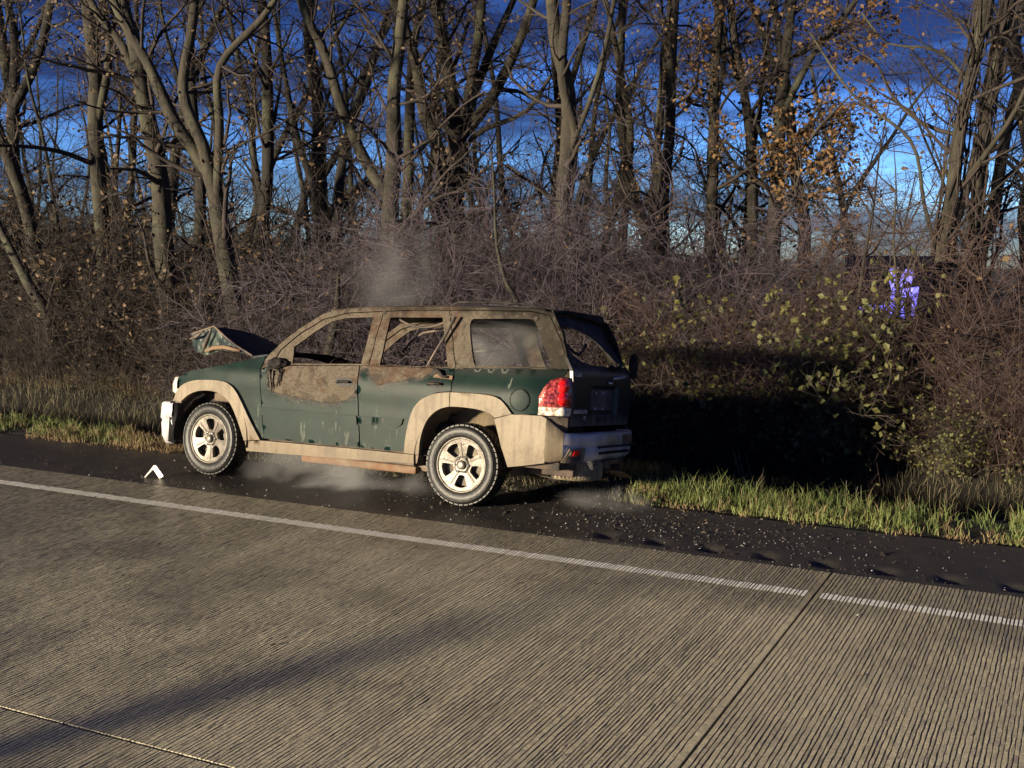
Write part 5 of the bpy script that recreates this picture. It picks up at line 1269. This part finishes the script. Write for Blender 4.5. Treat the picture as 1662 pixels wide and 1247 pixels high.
# -- grass: verge strip, blades nobody could count
def grass(name, region, n, h, m, label, seed, lean=.35, wd=.0034):
    rs = np.random.RandomState(seed); V, F = [], []
    for _ in range(n):
        x, y, hh = region(rs); z = ground_z(x, y) if y > Y_VERGE + .02 else base_z(x, min(y, Y_VERGE - .03))
        z -= .01; a = rs.uniform(0, 6.28); L = h * hh * rs.uniform(.5, 1.2); ln = rs.uniform(.05, lean) * L * 2; la = rs.uniform(0, 6.28)
        i = len(V); cx, sx = math.cos(a) * wd, math.sin(a) * wd; dx, dy = math.cos(la) * ln, math.sin(la) * ln
        V += [(x - cx, y - sx, z), (x + cx, y + sx, z), (x + dx * .3 + cx * .8, y + dy * .3 + sx * .8, z + L * .6), (x + dx * .3 - cx * .8, y + dy * .3 - sx * .8, z + L * .6), (x + dx, y + dy, z + L * (1 - .3 * (ln / (L + 1e-6)) ** 2))]
        F += [(i, i + 1, i + 2), (i, i + 2, i + 3), (i + 3, i + 2, i + 4)]
    return tag(mesh_obj(name, V, F, m), label, 'grass', kind='stuff')
G_GREEN = mat('verge_grass', (.060, .092, .020), .7, base2=(.15, .175, .05), vscale=2.4)
G_DRY = mat('dry_grass', (.13, .09, .045), .8, base2=(.24, .172, .088), vscale=3.0)
G_DITCH = mat('ditch_reeds', (.055, .05, .028), .8, base2=(.13, .11, .06), vscale=2.0)
def tufts(x0, x1, y0, y1, n, seed, hfun, dens):
    rs = random.Random(seed); out = []
    while len(out) < n:
        x, y = rs.uniform(x0, x1), rs.uniform(y0, y1)
        if dens(x, y) > rs.random(): out.append((x, y, rs.uniform(.02, .07), hfun(x, y) * rs.uniform(.45, 1.35)))
    return out
def from_tufts(tf):
    def reg(rs):
        x, y, r, h = tf[rs.randint(len(tf))]
        return x + rs.normal(0, r), y + rs.normal(0, r), h * rs.uniform(.5, 1.15)
    return reg
def car_gap(x, y): return -8.6 < x < -3.25 and y < 10.4
dn = lambda x, y: 0 if car_gap(x, y) else max(.08, .5 + 1.3 * fbm(x, y, 0, 1.3, 3)) * min(1, .25 + (y - 9.25) * 2.2)
dd_ = lambda x, y: 0 if car_gap(x, y) else max(.05, .45 + 1.3 * fbm(x, y, 7, 1.5, 3)) * (1 if x < -7 else .14 + max(0, (x + 1.0) * .2))
TG = tufts(-17, 4, 9.36, 10.15, 900, 71, lambda x, y: (.45 + .75 * min(1, (y - 9.3) / .55)) * (.85 if x < -7 else 1.05), dn)
TD = tufts(-17, 4, 9.20, 9.85, 800, 72, lambda x, y: .6 + .5 * min(1, (y - 9.2) / .4), dd_)
grass('verge_grass', from_tufts(TG), 20000, .16, G_GREEN, 'green grass tufts on the verge beside the asphalt', 71, .5)
grass('dry_verge_grass', from_tufts(TD), 17000, .13, G_DRY, 'short dry tan grass along the edge of the asphalt', 72, .7, .003)
grass('straw_blades', from_tufts(TG), 1300, .2, G_DRY, 'straw coloured blades among the green verge grass', 76, .6, .0028)
grass('ditch_reeds', lambda rs: (rs.uniform(-17, 4), rs.uniform(10.4, 12.7), rs.uniform(.6, 1.3)), 4500, .20, G_DITCH, 'dark sparse reeds in the shaded ditch', 73, .3)
grass('dry_bank_grass', lambda rs: (rs.uniform(-19, 4), 13.5 + .9 * rs.rand(), rs.uniform(.5, 1.4)), 11000, .30, G_DRY, 'dry tan grass at the foot of the brush behind the ditch', 74, .5)
grass('ditch_bank_grass', lambda rs: (rs.uniform(-19, 4), 12.4 + 1.3 * rs.rand(), rs.uniform(.5, 1.4)), 12000, .24, G_DITCH, 'dark matted grass on the far bank of the ditch', 77, .6)
grass('crushed_grass', lambda rs: (rs.uniform(-8.6, -3.2), rs.uniform(9.3, 10.6), rs.uniform(.3, .8)), 4000, .12, G_DITCH, 'dark trampled grass under and behind the burnt car', 75, .6)
# fallen leaves on the bank, the verge and the wet pavement
def fallen(name, n, region, size, m, label, seed):
    rs = random.Random(seed); LV = Leaves()
    for _ in range(n):
        x, y = region(rs); LV.add((x, y, base_z(x, y) + .012), size * rs.uniform(.6, 1.3), rs)
        for q in range(-4, 0): LV.V[q] = Vector((LV.V[q].x, LV.V[q].y, base_z(x, y) + .006 + abs(LV.V[q].z - base_z(x, y)) * .3))
    return tag(LV.obj(name, m, None), label, 'leaves', kind='stuff')
fallen('fallen_leaves', 3200, lambda rs: (rs.uniform(-19, 4), rs.uniform(10.3, 13.8)), .06, LEAF_TAN, 'dry tan leaves fallen on the ditch banks', 81)
fallen('stray_leaves', 150, lambda rs: (rs.uniform(-12, 3), rs.choice((rs.uniform(4, 7.8), rs.uniform(7.8, 9.2), rs.uniform(8.6, 9.3)))), .035, LEAF_TAN, 'stray dry leaves blown onto the road and shoulder', 82)
# a few tall single stalks
M_STALK = mat('reed_stalk', (.16, .135, .10), .8, vary=.3)
for i, (px, py, h) in enumerate(((58, 690, .36), (72, 688, .34), (85, 692, .3), (150, 690, .2), (1372, 800, .5), (1382, 800, .42), (1240, 790, .8), (1225, 792, .9), (1213, 795, .8), (1310, 812, .3), (1490, 815, .35), (1530, 818, .4), (1516, 720, .5))):
    p = at(px, py, 10.9); T = Tubes(); rs = np.random.RandomState(200 + i)
    T.add(wander((0, 0, -.05), (rs.normal(0, .12), 0, 1), h * .8 + .15, 6, .06, 0, rs), .004, .002, 4)
    T.add(wander((0, 0, -.05), (rs.normal(0, .3), 0, 1), h * .6 + .1, 5, .08, 0, rs), .0035, .0015, 4)
    o = T.obj('reed_stalk', M_STALK); o.location = (p.x, 10.9, ground_z(p.x, 10.9)); tag(o, 'thin pale reed stalk in the dark ditch ' + next(t for z, t in ZONES if px < z), 'reed', 'reed stalks in the ditch')
p = at(1042, 808, 9.3); T = Tubes(); LV = Leaves(); rs = np.random.RandomState(5)
for k in range(8): branch(T, LV, (0, 0, -.02), (rs.normal(0, .5), rs.normal(0, .5), 1), .16, .004, 2, rs, .9, lsize=.035)
rt = empty('dead_weed', (p.x, 9.3, base_z(p.x, 9.24))); T.obj('stem', TWIG, rt); LV.obj('leaves', LEAF_TAN, rt); tag(rt, 'small dead brown weed at the asphalt edge behind the bumper', 'weed')

# -- business sign beyond the brush
M_SIGNB = mat('dark_sign_face', (.004, .004, .010), .95, vary=.2, spec=.05); M_POST = mat('sign_post', (.05, .05, .055), .5, vary=.2)
M_LET = bpy.data.materials.new('emissive_violet_lettering'); M_LET.use_nodes = True  # violet brightness is set as emission in the letter material
_b = M_LET.node_tree.nodes['Principled BSDF']; _b.inputs['Base Color'].default_value = (.12, .12, .5, 1)
_nz = M_LET.node_tree.nodes.new('ShaderNodeTexNoise'); _nz.inputs['Scale'].default_value = 3
_rp = M_LET.node_tree.nodes.new('ShaderNodeValToRGB'); _rp.color_ramp.elements[0].color = (.05, .05, .42, 1); _rp.color_ramp.elements[1].color = (.16, .15, .85, 1)
M_LET.node_tree.links.new(_nz.outputs['Fac'], _rp.inputs[0]); M_LET.node_tree.links.new(_rp.outputs[0], _b.inputs['Emission Color']); _b.inputs['Emission Strength'].default_value = 1.2
SY = 16.3
tl_, br_ = at(1372, 415, SY), at(1510, 528, SY)
ctr = (tl_ + br_) / 2; sw_, sh_ = br_.x - tl_.x, tl_.z - br_.z
sign = empty('roadside_sign', (ctr.x, SY, ground_z(ctr.x, SY))); tag(sign, 'dark sign with violet emissive lettering half hidden behind the brush', 'sign')
def sbox(name, x0, x1, z0, z1, y0, y1, m):
    V = [(x, y, z) for x in (x0, x1) for y in (y0, y1) for z in (z0, z1)]
    F = [(0, 1, 3, 2), (4, 6, 7, 5), (0, 4, 5, 1), (2, 3, 7, 6), (0, 2, 6, 4), (1, 5, 7, 3)]
    return mesh_obj(name, V, F, m, sign)
zc = ctr.z - sign.location.z
sbox('sign_face', -sw_ / 2, sw_ / 2, zc - sh_ / 2, zc + sh_ / 2, 0, .12, M_SIGNB)
for s in (-1, 1): sbox('sign_post', s * sw_ * .36 - .06, s * sw_ * .36 + .06, -.4, zc - sh_ / 2, .02, .10, M_POST)
def sp(px, py):
    q = at(px, py, SY); return (q.x - ctr.x, q.z - sign.location.z)
def glyph(name, outline):
    P, T = tri_poly([sp(*p) for p in outline], [], .08)
    return plate3(name, P, [t[::-1] for t in T], lambda x, z: (x, -.02, z), lambda x, z: (x, -.002, z), M_LET, sign, smooth=False)
glyph('emblem_stroke', [(1444, 437), (1458, 434), (1456, 460), (1453, 472), (1450, 515), (1441, 516), (1447, 470), (1443, 455)])
glyph('emblem_stroke', [(1459, 466), (1463, 448), (1470, 438), (1476, 435), (1482, 440), (1484, 449), (1479, 461), (1473, 456), (1464, 466)])
glyph('emblem_stroke', [(1460, 470), (1492, 465), (1484, 516), (1479, 511), (1480, 485), (1474, 483), (1463, 482), (1467, 496), (1468, 517), (1460, 519), (1458, 490)])
cu = text_mesh('come alive', .17, Matrix.Translation((sp(1388, 503)[0], -.03, sp(1388, 503)[1])) @ Matrix.Rotation(R(90), 4, 'X') @ Matrix.Scale(.78, 4, (1, 0, 0)), M_LET, 'lettering', sign, .006)

# ================================================================== STEAM still drifting off the wreck
def steam(name, blobs, dens, label, scale=2.2):
    bm = bmesh.new()
    for (c, r) in blobs:
        q = bmesh.ops.create_icosphere(bm, subdivisions=3, radius=1)
        for v in q['verts']: v.co = Vector((c[0] + v.co.x * r[0], c[1] + v.co.y * r[1], c[2] + v.co.z * r[2]))
    me = bpy.data.meshes.new(name); bm.to_mesh(me); bm.free()
    m = bpy.data.materials.new(name + '_vapour'); m.use_nodes = True; nt = m.node_tree
    nt.nodes.remove(nt.nodes['Principled BSDF'])
    pv = nt.nodes.new('ShaderNodeVolumePrincipled'); pv.inputs['Color'].default_value = (.86, .86, .88, 1); pv.inputs['Anisotropy'].default_value = .1
    tc = nt.nodes.new('ShaderNodeTexCoord'); nz = nt.nodes.new('ShaderNodeTexNoise'); nz.inputs['Scale'].default_value = scale; nz.inputs['Detail'].default_value = 3; nz.inputs['Distortion'].default_value = 1.0
    rp = nt.nodes.new('ShaderNodeMapRange'); rp.inputs['From Min'].default_value = .42; rp.inputs['From Max'].default_value = .75; rp.inputs['To Max'].default_value = dens
    # fade towards the hull so that no edge shows
    gen = nt.nodes.new('ShaderNodeVectorMath'); gen.operation = 'SUBTRACT'; gen.inputs[1].default_value = (.5, .5, .5)
    ln_ = nt.nodes.new('ShaderNodeVectorMath'); ln_.operation = 'LENGTH'
    fd_ = nt.nodes.new('ShaderNodeMapRange'); fd_.inputs['From Min'].default_value = .5; fd_.inputs['From Max'].default_value = .12; fd_.interpolation_type = 'SMOOTHSTEP'
    mu = nt.nodes.new('ShaderNodeMath'); mu.operation = 'MULTIPLY'
    nt.links.new(tc.outputs['Generated'], gen.inputs[0]); nt.links.new(gen.outputs[0], ln_.inputs[0]); nt.links.new(ln_.outputs['Value'], fd_.inputs['Value'])
    nt.links.new(tc.outputs['Object'], nz.inputs['Vector']); nt.links.new(nz.outputs['Fac'], rp.inputs['Value'])
    nt.links.new(rp.outputs[0], mu.inputs[0]); nt.links.new(fd_.outputs[0], mu.inputs[1]); nt.links.new(mu.outputs[0], pv.inputs['Density'])
    nt.links.new(pv.outputs[0], nt.nodes['Material Output'].inputs['Volume']); me.materials.append(m)
    o = bpy.data.objects.new(name, me); COL.objects.link(o); return tag(o, label, 'steam', kind='stuff')
q = at(640, 440, 11.2); steam('steam', [((q.x, 11.2, q.z), (.75, .6, .95))], .5, 'pale wisp of steam rising behind the roof of the burnt car', 1.3)
q = at(575, 770, 8.9); steam('steam', [((-6.05, 8.75, .10), (1.35, .6, .34))], 5.0, 'low steam drifting out from under the sill of the burnt car', 1.8)
q = at(820, 560, 9.3); steam('steam', [((q.x, 9.3, q.z), (.75, .6, .5))], 2.4, 'thin steam hanging inside the rear side window of the burnt car', 2.2)
q = at(985, 810, 9.0); steam('steam', [((q.x, 9.05, .02), (.6, .35, .14))], 2.2, 'thin ground steam behind the rear bumper of the burnt car', 2.0)
